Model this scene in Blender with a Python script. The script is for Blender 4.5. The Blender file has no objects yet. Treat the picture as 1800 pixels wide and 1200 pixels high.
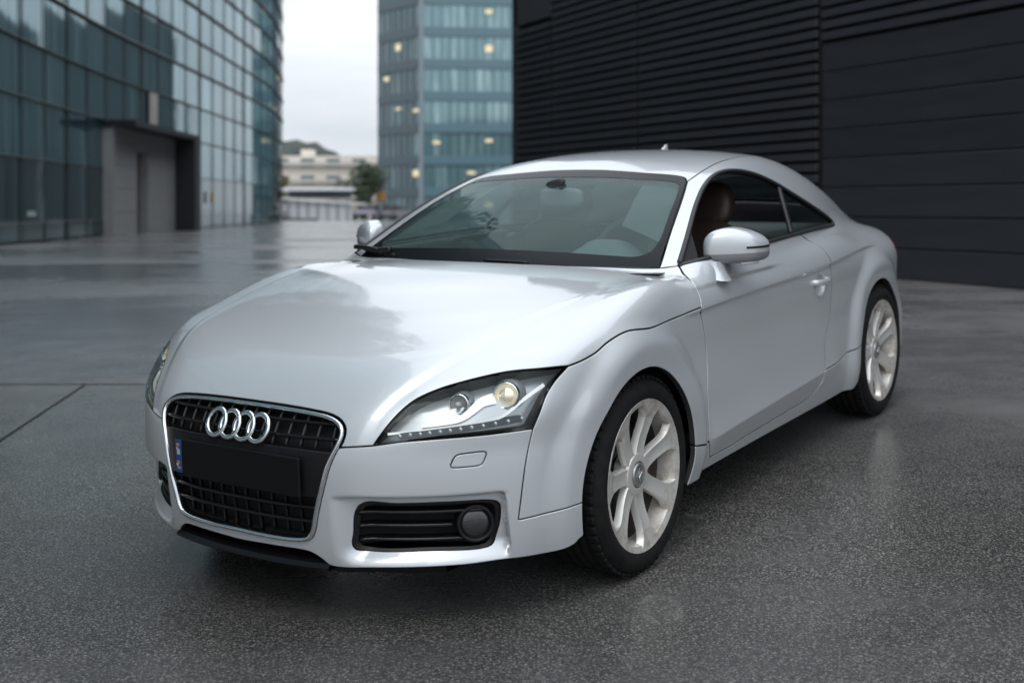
import bpy, math, random
import numpy as np
from mathutils import Matrix, Vector
from mathutils.geometry import delaunay_2d_cdt
random.seed(7); rng = np.random.default_rng(7)
SC = bpy.context.scene
COL = SC.collection
# ---- camera: level, shifted lens, X right / Y away / Z up, plaza level Z = 0 ----
cam = bpy.data.cameras.new('camera'); CAM = bpy.data.objects.new('camera', cam); COL.objects.link(CAM)
CAM.location = (0, 0, .74); CAM.rotation_euler = (math.radians(90), 0, 0)
cam.sensor_width = 36; cam.lens = 36*2162.05/1800; cam.shift_y = -235/1800
cam.clip_start = .05; cam.clip_end = 3000
cam.dof.use_dof = True; cam.dof.focus_distance = 4.0; cam.dof.aperture_fstop = 2.3
SC.camera = CAM
# ---- sky ----
SUN_EL, SUN_ROT = math.radians(52), math.radians(200)
world = bpy.data.worlds.new('World'); SC.world = world; world.use_nodes = True
nt = world.node_tree; nt.nodes.clear()
out = nt.nodes.new('ShaderNodeOutputWorld'); bg = nt.nodes.new('ShaderNodeBackground')
sky = nt.nodes.new('ShaderNodeTexSky'); sky.sky_type = 'NISHITA'; sky.sun_disc = False
sky.sun_elevation = SUN_EL; sky.sun_rotation = SUN_ROT; sky.air_density = 1.2; sky.dust_density = 3
tc = nt.nodes.new('ShaderNodeTexCoord'); mp = nt.nodes.new('ShaderNodeMapping'); mp.inputs['Scale'].default_value = (2., 2., 9.)
cl = nt.nodes.new('ShaderNodeTexNoise'); cl.inputs['Scale'].default_value = 1.6; cl.inputs['Detail'].default_value = 5; cl.inputs['Roughness'].default_value = .5
cr = nt.nodes.new('ShaderNodeValToRGB'); cr.color_ramp.elements[0].position = .30; cr.color_ramp.elements[1].position = .72
cr.color_ramp.elements[0].color = (6.3, 6.9, 7.5, 1); cr.color_ramp.elements[1].color = (9.0, 9.3, 9.7, 1)
mx = nt.nodes.new('ShaderNodeMix'); mx.data_type = 'RGBA'; mx.inputs[0].default_value = .93
nt.links.new(tc.outputs['Generated'], mp.inputs['Vector']); nt.links.new(mp.outputs[0], cl.inputs['Vector'])
nt.links.new(cl.outputs['Fac'], cr.inputs[0]); nt.links.new(sky.outputs[0], mx.inputs[6]); nt.links.new(cr.outputs[0], mx.inputs[7])
sx = nt.nodes.new('ShaderNodeSeparateXYZ'); nt.links.new(tc.outputs['Generated'], sx.inputs[0])
mr = nt.nodes.new('ShaderNodeMapRange'); mr.inputs[1].default_value = 0; mr.inputs[2].default_value = 1; mr.inputs[3].default_value = .86; mr.inputs[4].default_value = 2.0; nt.links.new(sx.outputs[2], mr.inputs[0])   # overcast: zenith brighter than horizon
vm = nt.nodes.new('ShaderNodeVectorMath'); vm.operation = 'SCALE'; nt.links.new(mx.outputs[2], vm.inputs[0]); nt.links.new(mr.outputs[0], vm.inputs['Scale'])
nt.links.new(vm.outputs[0], bg.inputs[0]); bg.inputs[1].default_value = .10
nt.links.new(bg.outputs[0], out.inputs[0])
sun = bpy.data.lights.new('sun', 'SUN'); sun.energy = .5; sun.angle = math.radians(25); sun.color = (1, .97, .93)
SUN = bpy.data.objects.new('sun', sun); COL.objects.link(SUN)
SUN.rotation_euler = (math.radians(90)-SUN_EL, 0, math.radians(180)-SUN_ROT)
SC.view_settings.view_transform = 'Standard'; SC.view_settings.look = 'None'; SC.view_settings.exposure = .30; SC.view_settings.gamma = 1
SC.render.engine = 'CYCLES'; SC.cycles.use_denoising = True; SC.cycles.max_bounces = 10; SC.cycles.transparent_max_bounces = 16
SC.cycles.glossy_bounces = 6; SC.cycles.sample_clamp_indirect = 6; SC.cycles.caustics_reflective = False; SC.cycles.caustics_refractive = False
# ---- the car body as a smooth implicit surface (metres; x forward, y to the car's left, z up) ----
# ---- smooth helpers -------------------------------------------------------
def nspline(xs, ys):
    xs=np.array(xs,float); ys=np.array(ys,float); o=np.argsort(xs); xs=xs[o]; ys=ys[o]
    n=len(xs); h=np.diff(xs); A=np.zeros((n,n)); b=np.zeros(n); A[0,0]=A[-1,-1]=1
    for i in range(1,n-1):
        A[i,i-1]=h[i-1]; A[i,i]=2*(h[i-1]+h[i]); A[i,i+1]=h[i]
        b[i]=6*((ys[i+1]-ys[i])/h[i]-(ys[i]-ys[i-1])/h[i-1])
    m=np.linalg.solve(A,b)
    def f(x):
        x=np.asarray(x,float); xc=np.clip(x,xs[0],xs[-1])
        i=np.clip(np.searchsorted(xs,xc)-1,0,n-2); hh=h[i]; t=xc-xs[i]; s=xs[i+1]-xc
        y=(m[i]*s**3+m[i+1]*t**3)/(6*hh)+(ys[i]/hh-m[i]*hh/6)*s+(ys[i+1]/hh-m[i+1]*hh/6)*t
        d0=(ys[1]-ys[0])/h[0]-h[0]*(2*m[0]+m[1])/6; d1=(ys[-1]-ys[-2])/h[-1]+h[-1]*(m[-2]+2*m[-1])/6
        return y+np.where(x<xs[0],(x-xs[0])*d0,0)+np.where(x>xs[-1],(x-xs[-1])*d1,0)
    return f
class Table1:          # smooth, fast: uniform cubic B-spline over a dense resampling
    def __init__(s,f,a,b,n): s.a=a; s.h=(b-a)/n; s.v=f(a+s.h*np.arange(-2,n+3)); s.n=n
    def __call__(s,x):
        u=np.clip((x-s.a)/s.h,0,s.n-1e-6); i=u.astype(int); t=u-i; i=i+1
        return ((1-t)**3*s.v[i]+(3*t**3-6*t*t+4)*s.v[i+1]+(-3*t**3+3*t*t+3*t+1)*s.v[i+2]+t**3*s.v[i+3])/6
class Table2:
    def __init__(s,xs,zs,V,ax,bx,nx,az,bz,nz):
        V=np.array(V,float); gx=ax+(bx-ax)/nx*np.arange(-2,nx+3); gz=az+(bz-az)/nz*np.arange(-2,nz+3)
        T=np.stack([nspline(xs,V[:,j])(gx) for j in range(len(zs))],1)
        s.T=np.stack([nspline(zs,T[i])(gz) for i in range(len(gx))],0)
        s.p=(ax,(bx-ax)/nx,nx,az,(bz-az)/nz,nz)
    def __call__(s,x,z):
        ax,hx,nx,az,hz,nz=s.p
        def w(u,n):
            u=np.clip(u,0,n-1e-6); i=u.astype(int); t=u-i
            return i+1,[(1-t)**3/6,(3*t**3-6*t*t+4)/6,(-3*t**3+3*t*t+3*t+1)/6,t**3/6]
        i,wx=w((x-ax)/hx,nx); j,wz=w((z-az)/hz,nz); r=0
        for a in range(4):
            q=0
            for b in range(4): q=q+wz[b]*s.T[i+a,j+b]
            r=r+wx[a]*q
        return r
def smax(a,b,k):
    h=np.maximum(k-np.abs(a-b),0)/k
    return np.maximum(a,b)+h*h*k*.25
def smin(a,b,k): return -smax(-a,-b,k)
def sstep(a,b,x):
    t=np.clip((x-a)/(b-a),0,1); return t*t*t*(t*(6*t-15)+10)
def T1(pts,n=90,a=-3.6,b=1.2): return Table1(nspline(*zip(*pts)),a,b,n)
# ---- body shape -----------------------------------------------------------
XS=[1.0,.8,.6,.4,.2,0,-.3,-.6,-1.0,-1.5,-2.0,-2.25,-2.468,-2.7,-3.0,-3.2,-3.4]
ZS=[.10,.20,.30,.38,.50,.65,.78,.88,.96,1.06]
MID=[.78,.810,.838,.868,.886,.886,.884,.882,.882,.886,.884,.876,.870,.860,.825,.785,.73]
OFF={.10:-.060,.20:-.030,.30:-.006,.38:-.002,.50:0,.65:-.006,.78:-.004,.88:-.030,.96:-.064,1.06:-.12}
def _side():
    V=np.zeros((len(XS),len(ZS)))
    for i,x in enumerate(XS):
        door=float(sstep(.1,-.6,np.array(x))*(1-sstep(-1.7,-2.2,np.array(x))))
        for j,z in enumerate(ZS):
            o=OFF[z]
            if z in(.30,.38): o=o*(.4+.6*door)
            if z>.8 and x<-1.9: o=o*(1+1.3*min(1,(-1.9-x)/.7))
            V[i,j]=MID[i]+o
    return V
SIDE=Table2(XS,ZS,_side(),-3.6,1.2,60,.05,1.15,28)
WR=.322; FRX=0.0; RRX=-2.468
def flare(x,z):
    a=0
    for xw,am in((FRX,.036),(RRX,.030)):
        r=np.sqrt((x-xw)**2+(z-WR)**2)
        a=a+am*(1-sstep(.40,.515,r))
    return a
CREASE=T1([(1.2,.76),(.2,.775),(-.44,.790),(-1.0,.800),(-1.8,.815),(-2.25,.832),(-2.7,.82),(-3.4,.78)])
def Yside(x,z):
    zc=CREASE(x); on=sstep(-.25,-.5,x)*(1-sstep(-2.35,-2.65,x))
    step=.010*on*sstep(-.012,.004,z-zc)*(1-sstep(.0,.11,z-zc))
    zl=.318+.040*(-.55-x)
    dz=z-zl; rid=.016*sstep(-.42,-.62,x)*(1-sstep(-1.75,-2.0,x))*np.where(dz>0,np.clip(1-dz/.20,0,1)**2.2,np.clip(1+dz/.10,0,1)**1.6)
    hb=((x-HX)/.062)**2+((z-HZ)/.052)**2
    bowl=.020*(1-sstep(.25,1.05,hb))
    return SIDE(x,z)+flare(x,z)+step+rid-bowl
HX,HZ=-1.655,.735
ZC=T1([(1.2,.30),(.96,.54),(.86,.645),(.79,.710),(.7,.758),(.5,.825),(.25,.882),(0,.918),(-.3,.938),(-.6,.940),(-.9,.95),(-1.5,.955),(-2.2,.962),(-2.7,.945),(-3.1,.89),(-3.4,.82)])
YC=T1([(1.2,.34),(.9,.41),(.82,.432),(.74,.473),(.63,.535),(.53,.578),(.35,.614),(.13,.650),(-.1,.690),(-.3,.72),(-.6,.76),(-1.,.79),(-3.5,.75)])
def Ztop(x,y):
    ay=np.sqrt(y*y+1e-4)
    dome=ZC(x)-(.024*(y/.7)**2+.006*(y/.7)**4)*sstep(-.75,-.3,x)-.03*(y/.7)**2*(1-sstep(-.75,-.3,x))
    d=ay-YC(x); sp=smax(d,0*d,.07)
    s=-.20+.30*sstep(-.30,.40,x)+.30*sstep(.30,.9,x)
    gr=.0095*sstep(-.35,.55,x)*sstep(-.006,.034,d)*np.exp(-np.maximum(d-.03,0)/.10)
    return dome-gr-sstep(-.62,-.28,x)*(s*sp+.15*sstep(-.2,.5,x)*sp*sp)
X0=Table1(nspline([.0,.10,.17,.22,.30,.40,.50,.56,.60,.65,.72,.8,1.0],[.825,.86,.893,.907,.918,.925,.923,.914,.900,.873,.82,.76,.57]),0,1.0,40)
def Xfront(y,z):
    t=np.clip(np.abs(y)/.96,0,.9999)
    return X0(z)-(.79+.10*(1-sstep(.50,.66,z)))*(1-(1-t**2.4)**(1/1.9))
def Xtail(y,z):
    return -3.27+.45*(np.abs(y)/.95)**3.2-.05*np.sin(np.clip((z-.2)/.7,0,1)*np.pi)+.25*np.clip(z-.85,0,1)
ZR=T1([(0.5,.9),(-.6,1.09),(-.9,1.205),(-1.1,1.262),(-1.3,1.302),(-1.5,1.324),(-1.7,1.331),(-1.9,1.322),(-2.1,1.292),(-2.35,1.225),(-2.6,1.14),(-2.85,1.045),(-3.1,.945),(-3.3,.86)])
YB=T1([(1,.80),(-.2,.815),(-.5,.815),(-.8,.812),(-1.2,.805),(-1.6,.785),(-2.0,.745),(-2.27,.700),(-2.6,.625),(-3.0,.52),(-3.4,.40)])
def Fgreen(x,y=None,z=None):
    if y is None: x,y,z=x[...,0],x[...,1],x[...,2]
    ay=np.abs(y); dz=z-.93
    xw=-.405-1.62*dz-1.35*dz*dz-.15*y*y-.05*y**4
    a=(x-xw)*.45
    b=z-(ZR(x)-.095*y*y-.16*y**4)
    c=(ay-(YB(x)+.018-.40*(z-.95)-.80*(z-.95)*np.abs(z-.95)))*.85
    return np.maximum(smax(smax(a,b,.05),c,.055),(.87-z))
def Flower(x,y=None,z=None):
    if y is None: x,y,z=x[...,0],x[...,1],x[...,2]
    ay=np.sqrt(y*y+1e-5)
    side=ay-Yside(x,z)
    top=(z-Ztop(x,y))*.9
    k=.05+.07*sstep(-.4,.2,x)+.07*sstep(-2.0,-2.5,x)
    f=smax(side,top,k)
    f=smax(f,(x-Xfront(y,z))*.8,.085)
    f=f+.046*sstep(.335,.43,ay)*(1-sstep(.740,.768,ay))*(1-sstep(.392,.412,z))*sstep(.188,.268,z)*sstep(.3,.5,x)
    f=smax(f,(Xtail(y,z)-x)*.9,.12)
    return smax(f,.165-z,.03)
def F(P):
    x,y,z=P[...,0],P[...,1],P[...,2]
    k=.015+.06*sstep(-1.9,-2.5,x)
    return smin(Flower(x,y,z),Fgreen(x,y,z),k)
def grad(P,f=F,e=2e-3):
    g=np.stack([f(P+np.eye(3)[i]*e)-f(P-np.eye(3)[i]*e) for i in range(3)],-1)
    return g/np.maximum(np.linalg.norm(g,axis=-1,keepdims=True),1e-9)
def cast(o,d,tmax,f=F,n=140,t0=0.0):
    """first outside->inside crossing along rays"""
    o=np.broadcast_to(o,d.shape); m=d.shape[0]
    t=np.full(m,float(t0)); hit=np.zeros(m,bool); lo=t.copy(); hi=t.copy()
    dt=(tmax-t0)/n; fprev=f(o+d*t[:,None])
    done=np.zeros(m,bool)
    for i in range(1,n+1):
        tt=np.full(m,t0+dt*i); idx=~done
        if not idx.any(): break
        fn=np.ones(m); fn[idx]=f(o[idx]+d[idx]*tt[idx,None])
        c=idx&(fn<=0)&(fprev>0)
        lo[c]=tt[c]-dt; hi[c]=tt[c]; hit|=c; done|=c; fprev=np.where(idx,fn,fprev)
    h=np.where(hit)[0]
    for _ in range(26):
        mid=(lo[h]+hi[h])*.5; fm=f(o[h]+d[h]*mid[:,None])
        neg=fm<=0; hi[h]=np.where(neg,mid,hi[h]); lo[h]=np.where(neg,lo[h],mid)
    return o+d*hi[:,None],hit
# ---- materials ------------------------------------------------------------
def mat(name, col=(.5,.5,.5), rough=.5, metal=0, coat=0, spec=.5, emit=None, es=0):
    m = bpy.data.materials.new(name); m.use_nodes = True; b = m.node_tree.nodes['Principled BSDF']
    b.inputs['Base Color'].default_value = (*col, 1); b.inputs['Roughness'].default_value = rough; b.inputs['Metallic'].default_value = metal
    b.inputs['Coat Weight'].default_value = coat; b.inputs['Coat Roughness'].default_value = .03; b.inputs['Specular IOR Level'].default_value = spec
    if emit: b.inputs['Emission Color'].default_value = (*emit, 1); b.inputs['Emission Strength'].default_value = es
    return m
class NT:
    def __init__(s, m): s.t = m.node_tree; s.b = s.t.nodes.get('Principled BSDF')
    def n(s, typ, **k):
        o = s.t.nodes.new(typ)
        for a, v in k.items():
            if a.startswith('_'): setattr(o, a[1:], v)
            else: o.inputs[a.replace('__', ' ')].default_value = v
        return o
    def l(s, a, b): s.t.links.new(a, b)
    def coord(s, kind='Object'): return s.n('ShaderNodeTexCoord').outputs[kind]
    def ramp(s, fac, stops, interp='LINEAR'):
        r = s.n('ShaderNodeValToRGB'); e = r.color_ramp.elements; r.color_ramp.interpolation = interp
        while len(e) < len(stops): e.new(.5)
        for x, (p, c) in zip(e, stops): x.position = p; x.color = (*c, 1) if hasattr(c, '__len__') else (c, c, c, 1)
        s.l(fac, r.inputs[0]); return r.outputs[0]
    def noise(s, vec, scale, detail=3, rough=.5, dist=0):
        o = s.n('ShaderNodeTexNoise', Scale=scale, Detail=detail, Roughness=rough, Distortion=dist); s.l(vec, o.inputs['Vector']); return o.outputs['Fac']
    def mixc(s, fac, a, b, mode='MIX'):
        o = s.n('ShaderNodeMix', _data_type='RGBA', _blend_type=mode)
        for i, v in ((0, fac), (6, a), (7, b)):
            if hasattr(v, 'node'): s.l(v, o.inputs[i])
            else: o.inputs[i].default_value = v if i == 0 else (*v, 1)
        return o.outputs[2]
    def math(s, op, a, b=0.0, c=None):
        o = s.n('ShaderNodeMath', _operation=op)
        for i, v in enumerate((a, b) if c is None else (a, b, c)):
            if hasattr(v, 'node'): s.l(v, o.inputs[i])
            else: o.inputs[i].default_value = v
        return o.outputs[0]
    def bump(s, h, strength=.3, dist=.01, normal=None):
        o = s.n('ShaderNodeBump', Strength=strength, Distance=dist); s.l(h, o.inputs['Height'])
        if normal: s.l(normal, o.inputs['Normal'])
        return o.outputs[0]
# ---- objects --------------------------------------------------------------
def link(o, parent=None):
    COL.objects.link(o)
    if parent: o.parent = parent
    return o
def tag(o, label=None, cat=None, group=None, kind=None):
    if label: o['label'] = label
    if cat: o['category'] = cat
    if group: o['group'] = group
    if kind: o['kind'] = kind
    return o
def empty(name, loc=(0,0,0), rz=0, parent=None):
    o = bpy.data.objects.new(name, None); o.location = loc; o.rotation_euler = (0,0,rz); o.empty_display_size = .1
    return link(o, parent)
def mesh_obj(name, V, Fc, m, parent=None, smooth=True, normals=None, mats=None, fm=None):
    me = bpy.data.meshes.new(name); me.from_pydata([tuple(map(float, v)) for v in V], [], [tuple(map(int, f)) for f in Fc])
    for x in (mats or [m]): me.materials.append(x)
    me.polygons.foreach_set('use_smooth', [bool(smooth)]*len(me.polygons))
    if fm is not None: me.polygons.foreach_set('material_index', fm)
    me.update()
    if normals is not None: me.normals_split_custom_set_from_vertices([tuple(map(float, n)) for n in normals])
    return link(bpy.data.objects.new(name, me), parent)
class MB:
    def __init__(s): s.V = []; s.F = []; s.S = []
    def add(s, V, F, smooth=False):
        o = len(s.V); s.V += [tuple(map(float, v)) for v in V]; s.F += [tuple(int(i)+o for i in f) for f in F]; s.S += [smooth]*len(F); return s
    def box(s, c, d, R=None, bev=0):
        x, y, z = np.array(d)/2.
        P = []
        if bev <= 0:
            P = np.array([[a*x, b*y, e*z] for a in (-1,1) for b in (-1,1) for e in (-1,1)])
            F = [(0,1,3,2),(4,6,7,5),(0,4,5,1),(2,3,7,6),(0,2,6,4),(1,5,7,3)]
        else:
            F = []; idx = {}
            for a in (-1,1):
                for b in (-1,1):
                    for e in (-1,1):
                        for ax in range(3):
                            q = [a*(x-bev), b*(y-bev), e*(z-bev)]; q[ax] = (a*x, b*y, e*z)[ax]; idx[a,b,e,ax] = len(P); P.append(q)
            P = np.array(P)
            for ax in range(3):
                u, v = [k for k in range(3) if k != ax]
                for sgn in (-1,1):
                    def key(i, j):
                        t = [0,0,0]; t[ax] = sgn; t[u] = i; t[v] = j; return idx[t[0],t[1],t[2],ax]
                    f = [key(-1,-1), key(1,-1), key(1,1), key(-1,1)]
                    F.append(f if (sgn > 0) == (ax != 1) else f[::-1])
            for ax in range(3):
                u, v = [k for k in range(3) if k != ax]
                for i in (-1,1):
                    for j in (-1,1):
                        def key(t0, which):
                            t = [0,0,0]; t[ax] = t0; t[u] = i; t[v] = j; return idx[t[0],t[1],t[2],which]
                        f = [key(-1,u), key(1,u), key(1,v), key(-1,v)]
                        F.append(f)
            for a in (-1,1):
                for b in (-1,1):
                    for e in (-1,1): F.append([idx[a,b,e,k] for k in range(3)])
        P = np.array(P)
        if R is not None: P = P@np.array(R).T
        return s.add(P+np.array(c), F)
    def tube(s, path, r, n=8, cap=True, smooth=True, closed=False, sec=None, up=None):
        """sweep a round (or given 2-D) section along a path"""
        path = np.array(path, float); m = len(path); rr = np.broadcast_to(np.array(r, float), (m,))
        if closed: T = np.roll(path,-1,0)-np.roll(path,1,0)
        else: T = np.gradient(path, axis=0)
        T /= np.maximum(np.linalg.norm(T, axis=1, keepdims=True), 1e-9)
        if sec is None:
            a = np.arange(n)*2*np.pi/n; sec = np.stack([np.cos(a), np.sin(a)], 1)
        sec = np.array(sec, float); n = len(sec)
        V = []; u = np.array(up, float) if up is not None and np.ndim(up) == 1 else None
        if u is None and up is None: u = np.array([0,0,1.]) if abs(T[0][2]) < .9 else np.array([1.,0,0])
        for i in range(m):
            ui = np.array(up[i]) if up is not None and np.ndim(up) == 2 else u
            x = np.cross(ui, T[i]); x /= max(np.linalg.norm(x), 1e-9); y = np.cross(T[i], x)
            if up is None: u = y
            V += [path[i]+rr[i]*(q[0]*x+q[1]*y) for q in sec]
        F = []
        for i in range(m if closed else m-1):
            j = (i+1) % m
            for k in range(n): F.append((i*n+k, i*n+(k+1)%n, j*n+(k+1)%n, j*n+k))
        if cap and not closed: F += [tuple(range(n))[::-1], tuple((m-1)*n+k for k in range(n))]
        return s.add(V, F, smooth)
    def lathe(s, prof, c=(0,0,0), axis=(0,1,0), n=48, smooth=True, a0=0, a1=2*np.pi):
        """prof: (radius, height along axis)"""
        ax = np.array(axis, float); ax /= np.linalg.norm(ax)
        e1 = np.cross(ax, [0,0,1.]) if abs(ax[2]) < .9 else np.cross(ax, [1.,0,0]); e1 /= np.linalg.norm(e1); e2 = np.cross(ax, e1)
        full = abs(a1-a0-2*np.pi) < 1e-6; k = n if full else n+1
        A = a0+(a1-a0)*np.arange(k)/n; V = []; m = len(prof)
        for a in A:
            d = np.cos(a)*e1+np.sin(a)*e2
            V += [np.array(c)+p[0]*d+p[1]*ax for p in prof]
        F = []
        for i in range(n):
            j = (i+1) % k
            for q in range(m-1): F.append((i*m+q, i*m+q+1, j*m+q+1, j*m+q))
        return s.add(V, F, smooth)
    def grid(s, P, smooth=True, flip=False, closed_u=False):
        P = np.array(P, float); a, b = P.shape[:2]; F = []
        for i in range(a if closed_u else a-1):
            for j in range(b-1):
                k = (i+1) % a; f = (i*b+j, i*b+j+1, k*b+j+1, k*b+j); F.append(f[::-1] if flip else f)
        return s.add(P.reshape(-1,3), F, smooth)
    def build(s, name, m, parent=None, smooth=None, fix=True):
        o = mesh_obj(name, s.V, s.F, m, parent)
        me = o.data; me.polygons.foreach_set('use_smooth', s.S if smooth is None else [smooth]*len(me.polygons))
        if fix:
            import bmesh
            b = bmesh.new(); b.from_mesh(me); bmesh.ops.recalc_face_normals(b, faces=b.faces); b.to_mesh(me); b.free()
        me.update(); return o
def catmull(P, n=12, closed=False):
    P = np.array(P, float); m = len(P); o = []
    g = (lambda i: P[i % m]) if closed else (lambda i: P[i] if 0 <= i < m else (2*P[0]-P[1] if i < 0 else 2*P[-1]-P[-2]))
    for i in range(m if closed else m-1):
        a, b, c, d = g(i-1), g(i), g(i+1), g(i+2)
        t = np.arange(n)[:,None]/n
        # centripetal parametrisation keeps the curve free of loops
        d1, d2, d3 = (max(np.linalg.norm(q)**.5, 1e-6) for q in (b-a, c-b, d-c))
        m1 = ((b-a)/d1-(c-a)/(d1+d2)+(c-b)/d2)*d2; m2 = ((c-b)/d2-(d-b)/(d2+d3)+(d-c)/d3)*d2
        o.append((2*t**3-3*t**2+1)*b+(t**3-2*t**2+t)*m1+(-2*t**3+3*t**2)*c+(t**3-t**2)*m2)
    if not closed: o.append(P[-1:])
    return np.concatenate(o)
def resample(P, h, closed=False):
    P = np.array(P, float)
    if closed: P = np.concatenate([P, P[:1]])
    L = np.concatenate([[0], np.cumsum(np.linalg.norm(np.diff(P, axis=0), axis=1))]); n = max(int(round(L[-1]/h)), 2)
    t = np.linspace(0, L[-1], n+1); Q = np.stack([np.interp(t, L, P[:,k]) for k in range(P.shape[1])], 1)
    return Q[:-1] if closed else Q
# ---- trimmed panels of the body surface -----------------------------------
def GAPSHADE(): return bpy.data.materials.get('shut_line_shade') or mat('shut_line_shade', (.03,.031,.033), .7)  # dark flange colour stands in for the shade inside shut lines
class Frame:
    def __init__(s, c, axis, R=2.5):
        s.c = np.array(c, float); s.a = np.array(axis, float)/np.linalg.norm(axis); s.R = R
        e = np.array([1.,0,0]) if abs(s.a[0]) < .8 else np.array([0,1.,0])
        s.e1 = e-s.a*(e@s.a); s.e1 /= np.linalg.norm(s.e1); s.e2 = np.cross(s.a, s.e1)
    def flat(s, P):
        w = np.asarray(P)-s.c; w = w/np.linalg.norm(w, axis=-1, keepdims=True); q = 1+w@s.a
        return np.stack([(w@s.e1)/q, (w@s.e2)/q], -1)
    def lift(s, st, f=None):
        st = np.asarray(st, float); q = (st**2).sum(-1, keepdims=True)
        w = (2*st[:,:1]*s.e1+2*st[:,1:]*s.e2+(1-q)*s.a)/(1+q)
        P, h = cast(s.c+w*s.R, -w, s.R, f or F, n=150)
        return P, h
def inside(poly, pts):
    x, y = pts[:,0], pts[:,1]; r = np.zeros(len(pts), bool); n = len(poly)
    for i in range(n):
        (x1, y1), (x2, y2) = poly[i-1], poly[i]
        c = ((y1 > y) != (y2 > y)); r ^= c & (x < (x2-x1)*(y-y1)/((y2-y1) if y2 != y1 else 1e-12)+x1)
    return r
def panel(name, loops, fr, m, parent, h=.016, gap=.0045, flange=.013, thin=False, f=None, mirror=False, eh=.009, refine=(), raise_=0., nf=None, name2=None, lines=()):
    """cut a panel out of surface f along closed 3-D loops (first = outline, rest = holes)"""
    f = f or F
    rings = []; ptsA = []; edges = []; outs = []
    for li, L in enumerate(loops):
        E = resample(L, eh, True); st = fr.flat(E)
        area = .5*np.sum(st[:,0]*np.roll(st[:,1],-1)-np.roll(st[:,0],-1)*st[:,1])
        if (area > 0) != (li == 0): E = E[::-1]; st = st[::-1]
        E, hit = fr.lift(st, f); E = E[hit]; st = st[hit]
        n = grad(E, f); T = np.roll(E,-1,0)-np.roll(E,1,0); T /= np.maximum(np.linalg.norm(T, axis=1, keepdims=True), 1e-9)
        o = np.cross(T, n); o /= np.maximum(np.linalg.norm(o, axis=1, keepdims=True), 1e-9)
        d = gap*.5+(0 if thin else .0025)
        A2 = fr.flat(E-o*d)
        keep = np.ones(len(E), bool)
        for _ in range(8):                                  # drop points that folded over at corners
            k = np.where(keep)[0]; s0 = st[np.roll(k,-1)]-st[k]; s1 = A2[np.roll(k,-1)]-A2[k]
            bad = (s0*s1).sum(1) <= .15*(s0*s0).sum(1)
            if not bad.any(): break
            keep[k[bad]] = False
        A2 = A2[keep]; o = o[keep]; b = len(ptsA)
        ptsA += list(A2); outs += list(o); k = len(A2)
        edges += [(b+i, b+(i+1) % k) for i in range(k)]; rings.append((b, k))
    ptsA = np.array(ptsA)
    lo, hi = ptsA.min(0), ptsA.max(0)
    c0, hh = fr.lift(ptsA[:1], f); sc = np.linalg.norm(c0[0]-fr.c)*2/(1+(ptsA[0]**2).sum())
    hs = h/sc
    def hexgrid(lo, hi, hs):
        X, Y = np.meshgrid(np.arange(lo[0], hi[0]+hs, hs), np.arange(lo[1], hi[1]+hs, hs*.866)); X = X+(np.arange(X.shape[0]) % 2)[:,None]*hs*.5
        return np.stack([X.ravel(), Y.ravel()], 1)
    G = hexgrid(lo, hi, hs); near = np.full(len(G), 1e9)
    def filt(G, hs):
        ok = inside(ptsA[rings[0][0]:rings[0][0]+rings[0][1]], G)
        for b, k in rings[1:]: ok &= ~inside(ptsA[b:b+k], G)
        G = G[ok]; d = np.full(len(G), 1e9)
        for i in range(0, len(ptsA), 200): d = np.minimum(d, np.sqrt(((G[:,None]-ptsA[None,i:i+200])**2).sum(-1)).min(1))
        return G[d > hs*.55]
    G = filt(G, hs)
    for (cc, rad, hr) in refine:
        c2 = fr.flat(np.array([cc]))[0]; G = G[np.linalg.norm(G-c2, axis=1) > rad/sc]
        g = hexgrid(c2-rad/sc, c2+rad/sc, hr/sc); g = g[np.linalg.norm(g-c2, axis=1) <= rad/sc]; G = np.concatenate([G, filt(g, hr/sc)])
    if len(lines):
        Q = np.concatenate([fr.flat(l) for l in lines]); Q = Q[np.unique(np.round(Q/(hs*.12)).astype(int), axis=0, return_index=True)[1]]; Q = filt(Q, hs*.25)
        d = np.full(len(G), 1e9)
        for i in range(0, len(Q), 200): d = np.minimum(d, np.sqrt(((G[:,None]-Q[None,i:i+200])**2).sum(-1)).min(1))
        G = np.concatenate([G[d > hs*.6], Q])
    G = G+rng.normal(0, hs*.002, G.shape)
    allp = np.concatenate([ptsA, G])
    vs, es, fs, ov, oe, of = delaunay_2d_cdt([Vector((float(a)*100, float(b)*100)) for a, b in allp], edges, [], 0, 1e-5)
    S2 = np.array([(v[0]/100, v[1]/100) for v in vs]); P, hit = fr.lift(S2, f)
    mp_ = {}
    for i, src in enumerate(ov):
        for s_ in src: mp_.setdefault(s_, i)
    T3 = np.array([t[:3] for t in fs]); cen = S2[T3].mean(1); ok = inside(ptsA[rings[0][0]:rings[0][0]+rings[0][1]], cen)
    for b, k in rings[1:]: ok &= ~inside(ptsA[b:b+k], cen)
    fs = [tuple(t) for t in T3[ok]]
    N = grad(P, nf or f); P = P+N*raise_
    V = list(P); NN = list(N); Fc = [tuple(t) for t in fs if all(hit[i] for i in t)]
    if Fc:
        a, b, c = (P[i] for i in Fc[0][:3])
        fl = np.array([np.cross(P[t[1]]-P[t[0]], P[t[2]]-P[t[0]])@N[t[0]] for t in Fc[:50]]).sum() < 0
        if fl: Fc = [t[::-1] for t in Fc]
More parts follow.
